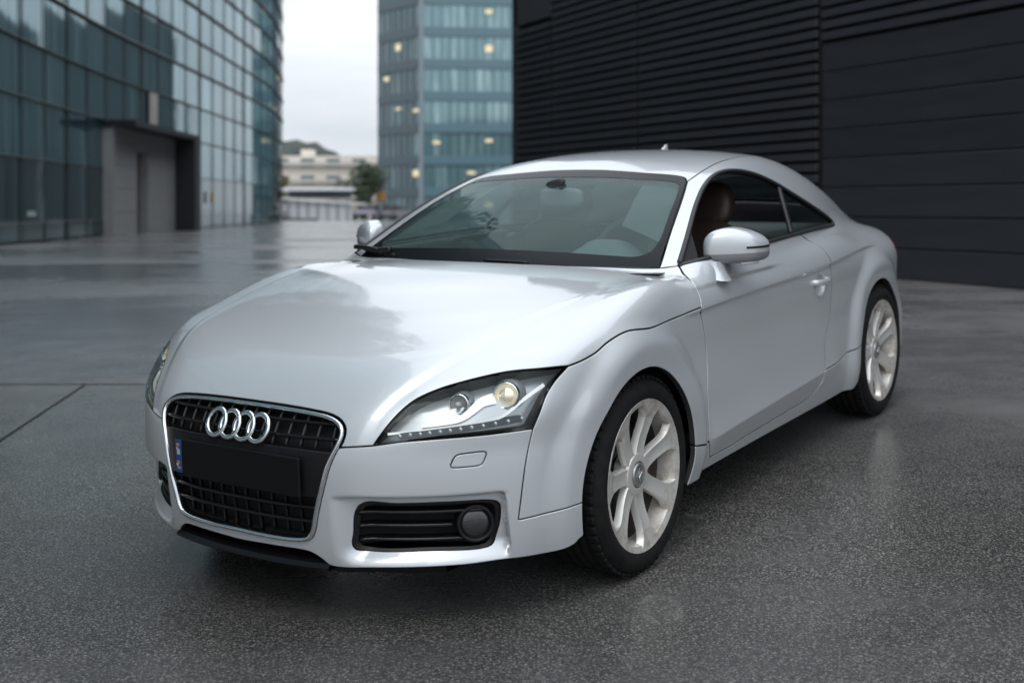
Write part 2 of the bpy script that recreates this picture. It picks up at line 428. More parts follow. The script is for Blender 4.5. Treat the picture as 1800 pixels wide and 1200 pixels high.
    if flange > 0:
        for b, k in rings:
            ids = [mp_.get(b+i) for i in range(k)]; rows = []
            for i in range(k):
                v = ids[i]
                if v is None: continue
                n, o = N[v], outs[b+i]
                if thin: r = [v, len(V), len(V)+1]; V += [P[v]+o*.0001, P[v]-n*flange]; NN += [o, o]
                else: r = [v, len(V), len(V)+1, len(V)+2]; V += [P[v]+o*.0018-n*.0008, P[v]+o*.0025-n*.0028, P[v]+o*.0025-n*flange]; NN += [(n+o)/1.414, o, o]
                rows.append(r)
            for i in range(len(rows)):
                p, q = rows[i], rows[(i+1) % len(rows)]
                for j in range(len(p)-1): Fc.append((p[j], q[j], q[j+1], p[j+1])[::-1])
    V = np.array(V); NN = np.array(NN)
    Fc = [t if np.dot(np.cross(V[t[1]]-V[t[0]], V[t[2]]-V[t[0]]), NN[t[0]]+NN[t[1]]+NN[t[2]]) >= 0 else t[::-1] for t in Fc]
    nv0 = len(vs); shaded = [1 if flange > 0 and not thin and sum(1 for i in t if i >= nv0) == 4 and np.linalg.norm(V[t[0]]-V[t[2]]) > flange*.5 else 0 for t in Fc]
    mm_ = [m, GAPSHADE()] if any(shaded) else [m]
    o = mesh_obj(name, V, Fc, m, parent, normals=NN, mats=mm_, fm=shaded)
    if not mirror: return o
    M = np.array([1,-1,1.])
    return o, mesh_obj(name2 or name, V*M, [t[::-1] for t in Fc], m, parent, normals=NN*M, mats=mm_, fm=shaded)
def sidecast(x, z, f=None):
    x = np.atleast_1d(np.asarray(x, float)); z = np.atleast_1d(np.asarray(z, float)); o = np.stack([x, 0*x+1.6, z], 1)
    return cast(o, np.tile([[0,-1.,0]], (len(x),1)), 1.6, f or F)[0]
def frontcast(y, z, f=None):
    y = np.atleast_1d(np.asarray(y, float)); z = np.atleast_1d(np.asarray(z, float)); o = np.stack([0*y+1.4, y, z], 1)
    return cast(o, np.tile([[-1.,0,0]], (len(y),1)), 1.4, f or F)[0]
def topcast(x, y, f=None):
    x = np.atleast_1d(np.asarray(x, float)); y = np.atleast_1d(np.asarray(y, float)); o = np.stack([x, y, 0*y+1.8], 1)
    return cast(o, np.tile([[0,0,-1.]], (len(x),1)), 1.8, f or F)[0]
def mir(P): return np.array(P)*np.array([1,-1,1.])
# ======================= ground ============================================
GN = np.array([-0.03008905816620869, -0.06116404991231265, 0.9976740988804883]); G0 = np.array([-0.30395842262577283, 4.473060457070828, -0.4302870405337122])
def hplane(x, y): return G0[2]-(GN[0]*(x-G0[0])+GN[1]*(y-G0[1]))/GN[2]
def plaza(y): return -.62*np.clip((y-65)/65, 0, 1)
def ground(x, y): return smin(hplane(x, y), plaza(y)+0*x, .22)
def gmat():
    m = mat('dark_asphalt', (.05,.05,.052), .5); n = NT(m); co = n.coord('Object')
    a = n.noise(co, 112, 2, .55, 1.0); b = n.noise(co, 300, 2, .5); big = n.noise(co, .35, 5, .6, .4); mid = n.noise(co, 3.2, 5, .6)
    st = n.n('ShaderNodeMapping', Scale=(.10,.55,1)); n.l(co, st.inputs[0]); band = n.noise(st.outputs[0], 1.0, 6, .62)
    v = n.n('ShaderNodeTexVoronoi', _feature='DISTANCE_TO_EDGE', Scale=74., Randomness=1.); n.l(co, v.inputs['Vector'])
    worm = n.math('MULTIPLY', n.ramp(a, [(.455,0.),(.56,1.)]), n.ramp(v.outputs['Distance'], [(.05,.15),(.22,1.)]))
    base = n.ramp(mid, [(.30,(.034,.0335,.032)),(.72,(.064,.0625,.059))])
    c1 = n.mixc(n.math('MULTIPLY', worm, .95), base, (.35,.335,.31))
    c2 = n.mixc(n.ramp(big, [(.36,.42),(.62,0.)]), c1, (.016,.0165,.018))
    c3 = n.mixc(n.ramp(band, [(.44,0.),(.66,.42)]), c2, (.10,.10,.103))
    sy = n.n('ShaderNodeSeparateXYZ'); n.l(co, sy.inputs[0])
    far = n.math('ADD', sy.outputs[1], n.math('MULTIPLY', sy.outputs[0], .147))
    conc = n.mixc(n.ramp(n.math('ADD', n.math('MULTIPLY', band, .6), n.math('MULTIPLY', mid, .4)), [(.36,0.),(.64,1.)]), (.11,.111,.114), (.25,.25,.253))
    edge = n.math('GREATER_THAN', far, 7.0); leftside = n.math('LESS_THAN', sy.outputs[0], 1.0)
    soft = n.n('ShaderNodeMapRange', _interpolation_type='SMOOTHSTEP'); n.l(far, soft.inputs[0]); soft.inputs[1].default_value = 3.9; soft.inputs[2].default_value = 9.5
    conc = n.mixc(n.math('MULTIPLY', worm, .22), conc, (.36,.355,.345))
    fac = n.math('MAXIMUM', n.math('MULTIPLY', n.math('MULTIPLY', edge, leftside), .32), n.math('MULTIPLY', soft.outputs[0], .95))
    c4 = n.mixc(fac, c3, conc)
    mpc = n.n('ShaderNodeMapping', _vector_type='POINT', Location=(-.445/.075,-3.675/.13,0), Scale=(1/.075,1/.13,0)); n.l(co, mpc.inputs[0])
    ln = n.n('ShaderNodeVectorMath', _operation='LENGTH'); n.l(mpc.outputs[0], ln.inputs[0])
    ringm = n.ramp(ln.outputs['Value'], [(.45,.15),(.62,.5),(.80,1.),(1.0,0.)]); sm = n.noise(co, 14, 4, .6)
    c4 = n.mixc(n.math('MULTIPLY', n.math('MULTIPLY', ringm, n.ramp(sm, [(.38,0.),(.62,1.)])), .5), c4, (.22,.218,.21))
    oil = n.ramp(n.noise(co, 1.1, 4, .55), [(.58,0.),(.78,.30)]); c4 = n.mixc(oil, c4, (.014,.014,.015))
    n.l(c4, n.b.inputs['Base Color'])
    wet = n.ramp(n.math('ADD', n.math('MULTIPLY', big, .5), n.math('MULTIPLY', band, .5)), [(.46,1.),(.63,0.)])
    n.l(n.math('MULTIPLY_ADD', wet, -.33, .50), n.b.inputs['Roughness'])
    h = n.math('ADD', n.math('MULTIPLY', a, .7), n.math('MULTIPLY', b, .3))
    bp = n.n('ShaderNodeBump', Distance=.0035); n.l(h, bp.inputs['Height']); n.l(n.math('MULTIPLY_ADD', wet, -.40, .60), bp.inputs['Strength'])
    n.l(bp.outputs[0], n.b.inputs['Normal']); return m
xs = np.unique(np.round(np.concatenate([np.linspace(-400,-60,12), np.linspace(-60,-12,25), np.linspace(-12,12,61), np.linspace(12,60,25), np.linspace(60,400,12)]), 3))
ys = np.unique(np.round(np.concatenate([np.linspace(-200,-30,8), np.linspace(-30,0,20), np.linspace(0,26,66), np.linspace(26,140,58), np.linspace(140,900,16)]), 3))
mb = MB(); X_, Y_ = np.meshgrid(xs, ys, indexing='ij'); mb.grid(np.stack([X_, Y_, ground(X_, Y_)], -1)); tag(mb.build('ground', gmat(), fix=False), kind='structure')
JM = mat('joint_sealant', (.012,.012,.012), .7)
def strip(name, a, b, w, z=.004):
    a = np.array(a); b = np.array(b); d = (b-a)/np.linalg.norm(b-a); s_ = np.array([-d[1], d[0]])*w/2; r = []
    for t in np.linspace(0,1,40): q = a+(b-a)*t; r.append([[*(q+s_), ground(*(q+s_))+z], [*(q-s_), ground(*(q-s_))+z]])
    m = MB(); m.grid(r); return tag(m.build(name, JM, fix=False), kind='structure')
strip('ground_joint', (-2.33,1.2), (-2.557,7.365), .014); strip('ground_joint', (-14,9.06), (.2,6.97), .016)

# ======================= curved glass building on the left =================
def glass_mat(name, dark, light, lo=.04, spec=.9, streak=9., metal=0.):
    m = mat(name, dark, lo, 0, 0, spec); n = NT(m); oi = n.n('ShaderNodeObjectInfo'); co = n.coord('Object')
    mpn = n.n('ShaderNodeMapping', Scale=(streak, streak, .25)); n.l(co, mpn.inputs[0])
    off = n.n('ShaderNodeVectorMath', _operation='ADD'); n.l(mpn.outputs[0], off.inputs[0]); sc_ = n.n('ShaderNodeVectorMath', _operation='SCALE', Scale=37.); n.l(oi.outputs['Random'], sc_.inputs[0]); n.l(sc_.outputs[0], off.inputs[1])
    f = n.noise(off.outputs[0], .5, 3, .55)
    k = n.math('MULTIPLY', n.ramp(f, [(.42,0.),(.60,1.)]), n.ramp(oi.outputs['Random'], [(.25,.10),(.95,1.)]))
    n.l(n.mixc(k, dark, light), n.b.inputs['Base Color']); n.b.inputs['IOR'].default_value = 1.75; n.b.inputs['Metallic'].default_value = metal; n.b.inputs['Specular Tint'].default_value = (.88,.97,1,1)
    n.l(n.bump(n.noise(co, .8, 2), .06, .05), n.b.inputs['Normal']); return m
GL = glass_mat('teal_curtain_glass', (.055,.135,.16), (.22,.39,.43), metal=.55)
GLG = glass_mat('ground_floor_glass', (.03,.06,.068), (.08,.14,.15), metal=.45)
ALU = mat('dark_aluminium_frame', (.085,.097,.102), .4, .3); ALUL = mat('pale_aluminium_rail', (.13,.14,.145), .4, .3)
left = empty('glass_office_building', (-9.95,23.9,0)); tag(left, 'curved teal glass office building on the left with a grey stone entrance', 'building')
o0 = np.array([-9.95,23.9,0])
fc = catmull([(-6.9,-6),(-7.6,3),(-8.7,14),(-9.95,23.9),(-10.62,32),(-10.84,40),(-11.15,50),(-11.62,60),(-13.2,70),(-17,79),(-24,86)], 40)
Lf = np.concatenate([[0], np.cumsum(np.linalg.norm(np.diff(fc, axis=0), axis=1))])
def fpt(s): return np.array([np.interp(s, Lf, fc[:,0]), np.interp(s, Lf, fc[:,1])])
s_at = lambda yy: np.interp(yy, fc[:,1], Lf)
cols = [0.]
while cols[-1] < Lf[-1]-2: cols.append(cols[-1]+(1.75 if cols[-1] < s_at(41) else 2.1))
rows = [.03,.42,1.78,3.03,4.2,5.42,6.5,7.65,8.8,9.9,11.0,12.2,13.4,15.,17.2,19.4,21.6,23.8,26.]
bold = {5.42,7.65,9.9,12.2}
eY0, eY1 = 32.0, 39.0
rest = MB(); shared = {}
for i in range(len(cols)-1):
    a, b = fpt(cols[i]), fpt(cols[i+1]); yc = (a[1]+b[1])/2; L_ = np.linalg.norm(b-a); d = (b-a)/L_; nrm = np.array([d[1], -d[0]])
    for j in range(len(rows)-1):
        z0, z1 = rows[j]+.008, rows[j+1]-.008
        if eY0-.2 < yc < eY1+.2 and z1 < 3.06: continue
        c = np.array([*((a+b)/2-nrm*.05), (z0+z1)/2]); vis = yc > 22.5 and yc < 64 and .74+(365+30)*yc/2162 > z0
        ang = math.atan2(d[1], d[0])+rng.normal(0,.004)
        if vis:
            key = (round(L_,3), j)
            if key not in shared:
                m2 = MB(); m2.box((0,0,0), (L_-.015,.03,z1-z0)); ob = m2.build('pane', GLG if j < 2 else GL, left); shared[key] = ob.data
            else: ob = link(bpy.data.objects.new('pane', shared[key]), left)
            ob.location = tuple(c-o0); ob.rotation_euler = (rng.normal(0,.0025),0,ang)
        else:
            Rm = np.array([[math.cos(ang),-math.sin(ang),0],[math.sin(ang),math.cos(ang),0],[0,0,1]]); rest.box(c-o0, (L_-.015,.03,z1-z0), Rm)
rest = rest.build('glazing', GL, left); rest['kind'] = 'stuff'
back = MB(); back.grid([[(*(fpt(s)-o0[:2]-np.array([.25,0])), z) for z in (0,25.9)] for s in cols]); back.build('dark_core', mat('building_interior', (.01,.011,.012), .9), left)
top = MB(); top.grid([[(*(fpt(s)-o0[:2]), 26.0), (*(fpt(s)-o0[:2]-np.array([30,0])), 26.0)] for s in cols]); top.build('roof', ALU, left)
for i, s in enumerate(cols):
    p = fpt(s); 
    if not (eY0 < p[1] < eY1): z0 = 0
    else: z0 = 3.05
    big = i % 4 == 0; m2 = MB(); m2.box((*(p-o0[:2]), (z0+26)/2), (.04 if big else .025, .032 if big else .013, 26-z0)); m2.build('mullion', ALU, left)
for z in rows[1:-1]:
    w = .042 if z in bold else .015; S_ = np.linspace(0, Lf[-1], 90); gaps = [S_]
    if z < 3.05: gaps = [np.linspace(0, s_at(eY0-.1), 40), np.linspace(s_at(eY1+.1), Lf[-1], 50)]
    for S_ in gaps:
        m2 = MB(); m2.tube([(*(fpt(s)-o0[:2]), z) for s in S_], 1, sec=[(.025,-w/2),(.025,w/2),(-.06,w/2),(-.06,-w/2)], up=(0,0,1)); m2.build('transom', ALU if z in bold else ALUL, left)
# entrance: grey stone wall, slit doorway, dark canopy and fin
STONE = mat('grey_stone', (.23,.235,.24), .7); n = NT(STONE); co = n.coord(); mpn = n.n('ShaderNodeMapping', Scale=(1,1,4)); n.l(co, mpn.inputs[0]); n.l(n.mixc(n.noise(mpn.outputs[0], 2.5, 6), (.27,.275,.28), (.41,.415,.42)), n.b.inputs['Base Color'])
DARKM = mat('dark_portal_metal', (.020,.023,.027), .5)
def wall_seg(name, y0, y1, z0, z1, out0, out1, m, parent):
    S_ = np.linspace(s_at(y0), s_at(y1), 6); m2 = MB(); V = []; F_ = []
    for s in S_:
        p = fpt(s)-o0[:2]
        V += [(p[0]+out0, p[1], z0), (p[0]+out1, p[1], z0), (p[0]+out1, p[1], z1), (p[0]+out0, p[1], z1)]
    for i in range(5):
        for k in range(4): F_.append((i*4+k, i*4+(k+1)%4, (i+1)*4+(k+1)%4, (i+1)*4+k))
    F_ += [(0,1,2,3),(20,21,22,23)]; m2.add(V, F_); return m2.build(name, m, parent)
ent = wall_seg('entrance_wall', 32.0, 34.35, 0, 2.86, -.1, .25, STONE, left)
wall_seg('entrance_wall', 35.5, 38.55, 0, 2.86, -.1, .25, STONE, left); wall_seg('entrance_wall', 34.35, 35.5, 2.30, 2.86, -.1, .25, STONE, left)
wall_seg('doorway', 34.35, 35.5, 0, 2.30, -.1, -.02, DARKM, left)
for zz in (.62,1.24,1.86,2.45):
    wall_seg('stone_joint', 32.05, 34.33, zz, zz+.012, .25, .253, DARKM, ent)
wall_seg('canopy', 31.9, 39.2, 2.863, 3.02, -.1, .86, DARKM, left); wall_seg('portal_fin', 38.56, 39.2, 0, 2.86, -.1, .86, DARKM, left)
CREAM = mat('cream_panel', (.55,.53,.48), .6); wall_seg('cream_panel', 36.4, 37.15, 3.15, 4.15, .02, .08, CREAM, left)
m2 = MB(); m2.box((.42,.5,.62), (.02,.40,.10)); m2.build('notice_strip', mat('pale_green_notice', (.42,.52,.46), .6), left)
for dz, r in ((.0,.10),(.19,.085)):
    p = fpt(s_at(44.6))-o0[:2]; m2 = MB(); m2.tube([(p[0]+.09, p[1]+r*math.cos(t), 1.02+dz+r*math.sin(t)) for t in np.linspace(0,2*np.pi,17)[:-1]], .035, 6, closed=True); m2.build('orange_sign', mat('sign_orange', (.55,.22,.03), .5), left)

# ======================= dark clad building on the right ===================
CLAD = mat('charcoal_cladding', (.023,.025,.031), .48); n = NT(CLAD); co = n.coord(); oi = n.n('ShaderNodeObjectInfo'); mpn = n.n('ShaderNodeMapping', Scale=(1,1,6)); n.l(co, mpn.inputs[0])
f = n.noise(mpn.outputs[0], 1.4, 5); n.l(n.mixc(n.math('MULTIPLY_ADD', oi.outputs['Random'], .35, n.math('MULTIPLY', f, .6)), (.024,.027,.034), (.050,.055,.067)), n.b.inputs['Base Color']); n.l(n.math('MULTIPLY_ADD', f, .25, .34), n.b.inputs['Roughness'])
PLAIN = mat('grey_plain_cladding', (.055,.058,.066), .55); BACKW = mat('cladding_shadow_gap', (.006,.0065,.008), .8)
wA = np.array([3.97,12.8]); wd = np.array([-.426,.905]); wd /= np.linalg.norm(wd); wn = np.array([-wd[1], wd[0]])*1.0
if wn@np.array([-1,-.5]) < 0: wn = -wn
right = empty('clad_building', (*wA, 0)); tag(right, 'tall charcoal building on the right clad in horizontal slats and broad planks', 'building')
wang = math.atan2(wd[1], wd[0])
def wbox(name, t0, t1, z0, z1, d0, d1, m, mesh=None, tilt=0):
    key = (round(t1-t0,3), round(z1-z0,3), round(d1-d0,3), m.name)
    c2 = wd*(t0+t1)/2+wn*(d0+d1)/2
    if mesh is not None and key in mesh: ob = link(bpy.data.objects.new(name, mesh[key]), right)
    else:
        m2 = MB(); m2.box((0,0,0), (t1-t0, d1-d0, z1-z0), bev=min(.006,(d1-d0)*.2)); ob = m2.build(name, m, right)
        if mesh is not None: mesh[key] = ob.data
    ob.location = (c2[0], c2[1], (z0+z1)/2); ob.rotation_euler = (tilt, 0, wang); return ob
WM = {}
wbox('core_wall', -16, 9.19, -.6, 7.6, -.5, -.02, BACKW); m2 = MB(); m2.box((13.4-wA[0], 59-wA[1], 6.6), (24.4,74,14.4)); m2.build('added_reflection_mass', mat('reflection_mass_dark', (.030,.045,.055), .35), right); wbox('side_return', 9.0, 9.21, -.6, 7.6, -6, .05, PLAIN)  # big box: unseen mass added to darken reflections in the left glass
for t0, t1, ztop, zpl in ((1.16,5.03,4.0,None),(5.11,7.71,4.35,None),(7.79,9.18,3.70,None)):
    z = .02
    while z < ztop: wbox('slat', t0, t1, z, z+.088, .005, .062, CLAD, WM, tilt=.10); z += .125
    wbox('upper_cladding', t0, t1, z+.05, 7.6, .005, .05, PLAIN if t0 > 7 else CLAD)
joints = [1.08,-1.9,-4.9,-7.9,-10.9,-13.9]
for t1, t0 in zip(joints[:-1], joints[1:]):
    for k in range(8): wbox('plank', t0+.006, t1-.006, .0+.322*k, .31+.322*k, .005, .045+rng.normal(0,.0012), CLAD, None)
    z = 2.60
    while z < 3.6: wbox('slat', t0, t1, z, z+.088, .005, .062, CLAD, WM, tilt=.10); z += .125
    wbox('upper_cladding', t0, t1, 3.65, 7.6, .005, .05, CLAD)
for t in (1.12,5.07,7.75): wbox('seam_post', t-.03, t+.03, 0, 7.6, .004, .035, BACKW)

# ======================= distant tower, block, pavilion, hill ==============
def face_building(name, label, loc): b = empty(name, loc); return tag(b, label, 'building')
TG = glass_mat('tower_skylit_glass', (.15,.27,.30), (.34,.49,.52), .08, .8, 2., .3); TD = glass_mat('tower_shaded_glass', (.035,.07,.085), (.12,.20,.21), .08, .8, 2., .25); SP = mat('tower_shaded_spandrel', (.030,.060,.078), .3, 0, 0, .7); SPL = mat('tower_skylit_spandrel', (.10,.185,.22), .3, 0, 0, .7)  # sky-pale right face and darker left face are painted into these colours
LITM = mat('lit_office_lamp', (.9,.75,.45), .5, emit=(1,.86,.62), es=.17)
tw = face_building('glass_tower', 'tall blue-green glass office tower with some lit windows in the centre', (-10.4,138,-.62))
def tface(p0, p1, ncol, gm, sm, lit):
    p0 = np.array(p0); p1 = np.array(p1); L_ = np.linalg.norm(p1-p0); d = (p1-p0)/L_; nn = np.array([d[1], -d[0]]); ang = math.atan2(d[1], d[0]); w = L_/ncol
    for fl in range(10):
        zb = fl*3.6; c = (p0+p1)/2
        m2 = MB(); m2.box((0,0,0), (L_,.25,1.05)); ob = m2.build('spandrel', sm, tw); ob.location = (*(c+nn*.06), zb+3.1); ob.rotation_euler = (0,0,ang)
        for k in range(ncol):
            m2 = MB(); m2.box((0,0,0), (w-.10,.06,2.5)); 
            if fl == 0 and k == 0: tface.me = m2.build('window_pane', gm, tw); ob = tface.me
            else: ob = link(bpy.data.objects.new('window_pane', tface.me.data), tw)
            ob.location = (*(p0+d*w*(k+.5)), zb+1.27); ob.rotation_euler = (0,0,ang+rng.normal(0,.006))
            if rng.random() < lit:
                m2 = MB(); m2.box((0,0,0), (w*rng.uniform(.6,1.3),.04,rng.uniform(.2,.8))); ob = m2.build('lit_window', LITM, tw); ob.location = (*(p0+d*w*(k+.5)+nn*.06), zb+rng.uniform(1.2,1.9)); ob.rotation_euler = (0,0,ang)
            m2 = MB(); m2.box((0,0,0), (.09,.12,3.6)); 
            if fl == 0 and k == 0: tface.mu = m2.build('mullion', ALU, tw); ob = tface.mu
            else: ob = link(bpy.data.objects.new('mullion', tface.mu.data), tw)
            ob.location = (*(p0+d*w*k+nn*.05), zb+1.8); ob.rotation_euler = (0,0,ang)
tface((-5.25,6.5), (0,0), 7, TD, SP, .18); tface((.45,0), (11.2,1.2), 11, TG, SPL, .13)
m2 = MB(); m2.box((.22,-.05,18), (.55,.5,36)); m2.build('corner_fin', mat('pale_corner_fin', (.22,.27,.30), .35), tw)
m2 = MB(); m2.add([(-5.2,6.7,0),(.1,.3,0),(11.1,1.5,0),(11.2,20,0),(-5,20,0)]+[(-5.2,6.7,36),(.1,.3,36),(11.1,1.5,36),(11.2,20,36),(-5,20,36)], [(0,1,6,5),(1,2,7,6),(2,3,8,7),(3,4,9,8),(4,0,5,9),(5,6,7,8,9)]); m2.build('core', mat('tower_core', (.01,.013,.015), .8), tw)
BEI = mat('cream_render', (.74,.69,.62), .8); WIN = mat('far_window_glass', (.10,.15,.155), .15); BAL = mat('balcony_white', (.58,.56,.52), .7)
bb = face_building('cream_apartment_block', 'long cream apartment block with rows of windows behind the pavilion', (-32,172,-.62))
m2 = MB(); m2.box((4,6,4.3), (36,12,8.6)); m2.box((2.6,5.5,9.0),(1.6,3,1.3)); m2.build('wall', BEI, bb)
for fl in range(3):
    m2 = MB(); m2.box((4,-.35,2.75+2.35*fl), (36,.7,.5)); m2.build('balcony', BAL, bb)
    for k in range(9):
        m2 = MB(); m2.box((-11+k*3.6,-.03,3.8+2.35*fl-.9), (1.9,.06,1.1)); m2.build('window', WIN, bb)
hx = np.linspace(-260,40,90); ht = lambda x: 12+11.8*np.exp(-((x+76)/17)**2)+3.5*np.exp(-((x+50)/18)**2)+.5*np.sin(x*.9)+.4*np.sin(x*2.3)
HILL = mat('hill_wood', (.040,.055,.050), .9); n = NT(HILL); n.l(n.mixc(n.ramp(n.noise(n.coord(), .12, 6), [(.4,0.),(.6,1.)]), (.030,.042,.040), (.065,.075,.066)), n.b.inputs['Base Color'])
mb = MB(); mb.grid([[(x, 410+5*k+2*math.sin(x*.2+k), ht(x)*q) for k, q in enumerate((-.1,.35,.75,1.0,.9))] for x in hx]); tag(mb.build('hill', HILL, fix=False), kind='structure')
WHITE = mat('white_painted_metal', (.75,.76,.78), .5); GLZ = mat('pale_glazing', (.62,.64,.67), .25); POST = mat('grey_post', (.26,.27,.29), .5)
pv = face_building('pavilion', 'low white pavilion with a flat canopy roof and glazed front across the plaza', (-19.5,116,-.55))
m2 = MB(); m2.box((.6,4,3.05), (7.6,8,.25)); m2.build('roof', WHITE, pv); m2 = MB(); m2.box((1.0,2.5,2.55), (6.0,.2,.72)); m2.build('clerestory', mat('clerestory_glass', (.09,.10,.13), .2), pv)
m2 = MB(); m2.add([(-2.6,-1.0,2.12),(5.5,-2.0,1.55),(5.5,3,1.55),(-2.6,3,2.12),(-2.6,-1.0,2.30),(5.5,-2.0,1.70),(5.5,3,1.70),(-2.6,3,2.30)], [(0,1,2,3),(4,5,6,7),(0,1,5,4),(1,2,6,5),(2,3,7,6),(3,0,4,7)]); m2.build('canopy', WHITE, pv)
for k, x in enumerate(np.linspace(-2.4,4.2,8)):
    m2 = MB(); m2.box((x+.47,-.9-x*.17,.9), (.86,.06,1.7)); m2.build('glazed_panel', GLZ, pv)
    m2 = MB(); m2.box((x,-1.0-x*.17,.95), (.13,.13,2.1)); m2.build('post', POST, pv)
m2 = MB(); m2.box((1.2,-.9,.10), (7.6,.3,.36)); m2.build('plinth', mat('dark_plinth', (.05,.055,.065), .7), pv)
# trees
LEAFM = {}
def leaf_mat(name, a, b):
    if name not in LEAFM:
        m = mat(name, a, .6); n = NT(m); n.l(n.mixc(n.ramp(n.noise(n.coord(), 1.3, 3), [(.38,0.),(.62,1.)]), a, b), n.b.inputs['Base Color']); m.node_tree.nodes['Principled BSDF'].inputs['Transmission Weight'].default_value = 0; LEAFM[name] = m
    return LEAFM[name]
BARK = mat('bark', (.06,.045,.035), .9)
def tree(label, loc, h, rx, rz, n, lm, leaf, seed, low=.3, name='tree', lean=0.):
    r = np.random.default_rng(seed); t = empty(name, loc); tag(t, label, 'tree'); mb = MB(); mb.tube([(0,0,0),(.02*h,.01*h,h*.3),(-.01*h,.02*h,h*.62),(0,0,h*.85)], [h*.018,h*.015,h*.010,h*.004], 8)
    for k in range(9):
        a = r.uniform(0,6.28); z0 = h*r.uniform(low*.95,low*.95+.25); e = rx*r.uniform(.5,.85); mb.tube([(0,0,z0),(e*.5*math.cos(a),e*.5*math.sin(a),z0+h*.12),(e*math.cos(a),e*math.sin(a),z0+h*.18)], [h*.012,h*.008,h*.003], 6)
    mb.build('trunk', BARK, t)
    K = 26; cc = np.stack([lean+r.normal(0,.42,K)*rx, r.normal(0,.42,K)*rx, h*low+(h*(1-low))*r.beta(2,1.7,K)], 1); cr = rx*r.uniform(.28,.48,K)
    idx = r.integers(0,K,n); d = r.normal(0,1,(n,3)); d /= np.linalg.norm(d,axis=1,keepdims=True); P = cc[idx]+d*(cr[idx]*r.uniform(.35,1,n)**.5)[:,None]*np.array([1,1,rz])
    u = r.normal(0,1,(n,3)); u /= np.linalg.norm(u,axis=1,keepdims=True); v = np.cross(u, r.normal(0,1,(n,3))); v /= np.linalg.norm(v,axis=1,keepdims=True); s = leaf*r.uniform(.6,1.3,(n,1))
    V = np.stack([P-u*s, P+v*s*.55, P+u*s, P-v*s*.55], 1).reshape(-1,3); o = mesh_obj('crown', V, [(4*i,4*i+1,4*i+2,4*i+3) for i in range(n)], lm, t); return t
tree('round dark green tree standing right of the white pavilion', (-14.3,121,-.6), 5.6, 2.0, 1.0, 5000, leaf_mat('green_leaves', (.030,.050,.028), (.075,.105,.055)), .13, 3)
tree('small yellow-green tree beside the far end of the glass building', (-23.6,126,-.6), 4.6, 1.0, 1.2, 2500, leaf_mat('yellow_leaves', (.11,.11,.035), (.20,.18,.06)), .11, 5)
tree('broad leafy plaza tree at the left whose dark crown shows mirrored in the windscreen', (-5.75,12.6,0), 7.3, 3.3, .7, 30000, leaf_mat('dark_leaves', (.016,.027,.017), (.040,.060,.030)), .085, 11, low=.60, lean=.6)
# far parked cars, post, sign, figure
def far_car(label, x, y, rz, col):
    c = empty('far_car', (x,y,float(plaza(y))), rz); tag(c, label, 'car', 'cars parked beyond the pavilion')
    P = []; 
    for xx, zl, zt, w in ((-2.1,.35,.62,.72),(-1.9,.25,.85,.84),(-1.0,.22,.92,.88),(-.45,.22,1.42,.80),(.6,.22,1.47,.80),(1.35,.22,.98,.87),(2.0,.25,.90,.84),(2.15,.35,.7,.74)): P.append([(xx,-w,zl),(xx,-w*1.02,min(zt,.85)),(xx,-w*.78,zt),(xx,w*.78,zt),(xx,w*1.02,min(zt,.85)),(xx,w,zl)])
    mb = MB(); mb.grid(P); mb.build('body', mat('far_car_paint', col, .35, .2, .6), c)
    mb = MB(); mb.box((.1,0,1.2), (1.5,1.68,.34)); mb.build('windows', mat('far_car_glass', (.02,.025,.03), .1), c)
    for sx in (-1.3,1.3):
        for sy in (-.86,.86): mb = MB(); mb.lathe([(0,-.1),(.3,-.1),(.32,0),(.3,.1),(0,.1)], (sx,sy,.32), (0,1,0), 16); mb.build('wheel', BLACKF, c)
BLACKF = mat('far_tyre', (.015,.015,.016), .7)
far_car('mauve-grey car parked just right of the figure by the tower', -13.1, 112, 1.42, (.10,.095,.12)); far_car('black car parked closest to the glass tower', -11.2, 116, 1.2, (.03,.032,.04)); far_car('grey car parked by the foot of the glass building', -23.2, 114, .5, (.16,.17,.18))
mb = MB(); 
sg = empty('roadside_sign', (-12.9,121,-.6)); tag(sg, 'small orange roadside sign in front of the distant tree', 'sign'); mb.box((0,0,2.45), (.95,.08,.95), bev=.02); mb.build('sign_board', mat('sign_board_orange', (.42,.24,.06), .6), sg); mb = MB(); mb.box((0,.06,1.0), (.09,.09,2.2)); mb.build('sign_post', POST, sg)
# one walking figure far off
def skin_body(name, verts, edges, radii, m, parent):
    me = bpy.data.meshes.new(name); me.from_pydata(verts, edges, []); o = link(bpy.data.objects.new(name, me), parent); me.materials.append(m)
    md = o.modifiers.new('skin', 'SKIN'); 
    for i, r in enumerate(radii): me.skin_vertices[0].data[i].radius = (r, r)
    me.skin_vertices[0].data[0].use_root = True; o.modifiers.new('sub', 'SUBSURF').render_levels = 1; return o
fg = empty('person', (-14.25,111,float(plaza(111)))); tag(fg, 'far-off person in pale trousers walking across the plaza near the tree', 'person')
VB = [(0,0,.95),(0,0,1.15),(0,0,1.38),(0,0,1.50),(0,.0,1.62),(.10,0,.90),(.12,-.05,.50),(.13,.0,.06),(-.10,0,.90),(-.11,.10,.50),(-.12,.24,.08),(.20,0,1.38),(.25,.03,1.1),(.26,-.04,.86),(-.20,0,1.38),(-.25,-.03,1.1),(-.26,-.08,.86),(.13,-.12,.04),(-.12,.13,.05)]
EB = [(0,1),(1,2),(2,3),(3,4),(0,5),(5,6),(6,7),(0,8),(8,9),(9,10),(2,11),(11,12),(12,13),(2,14),(14,15),(15,16),(7,17),(10,18)]
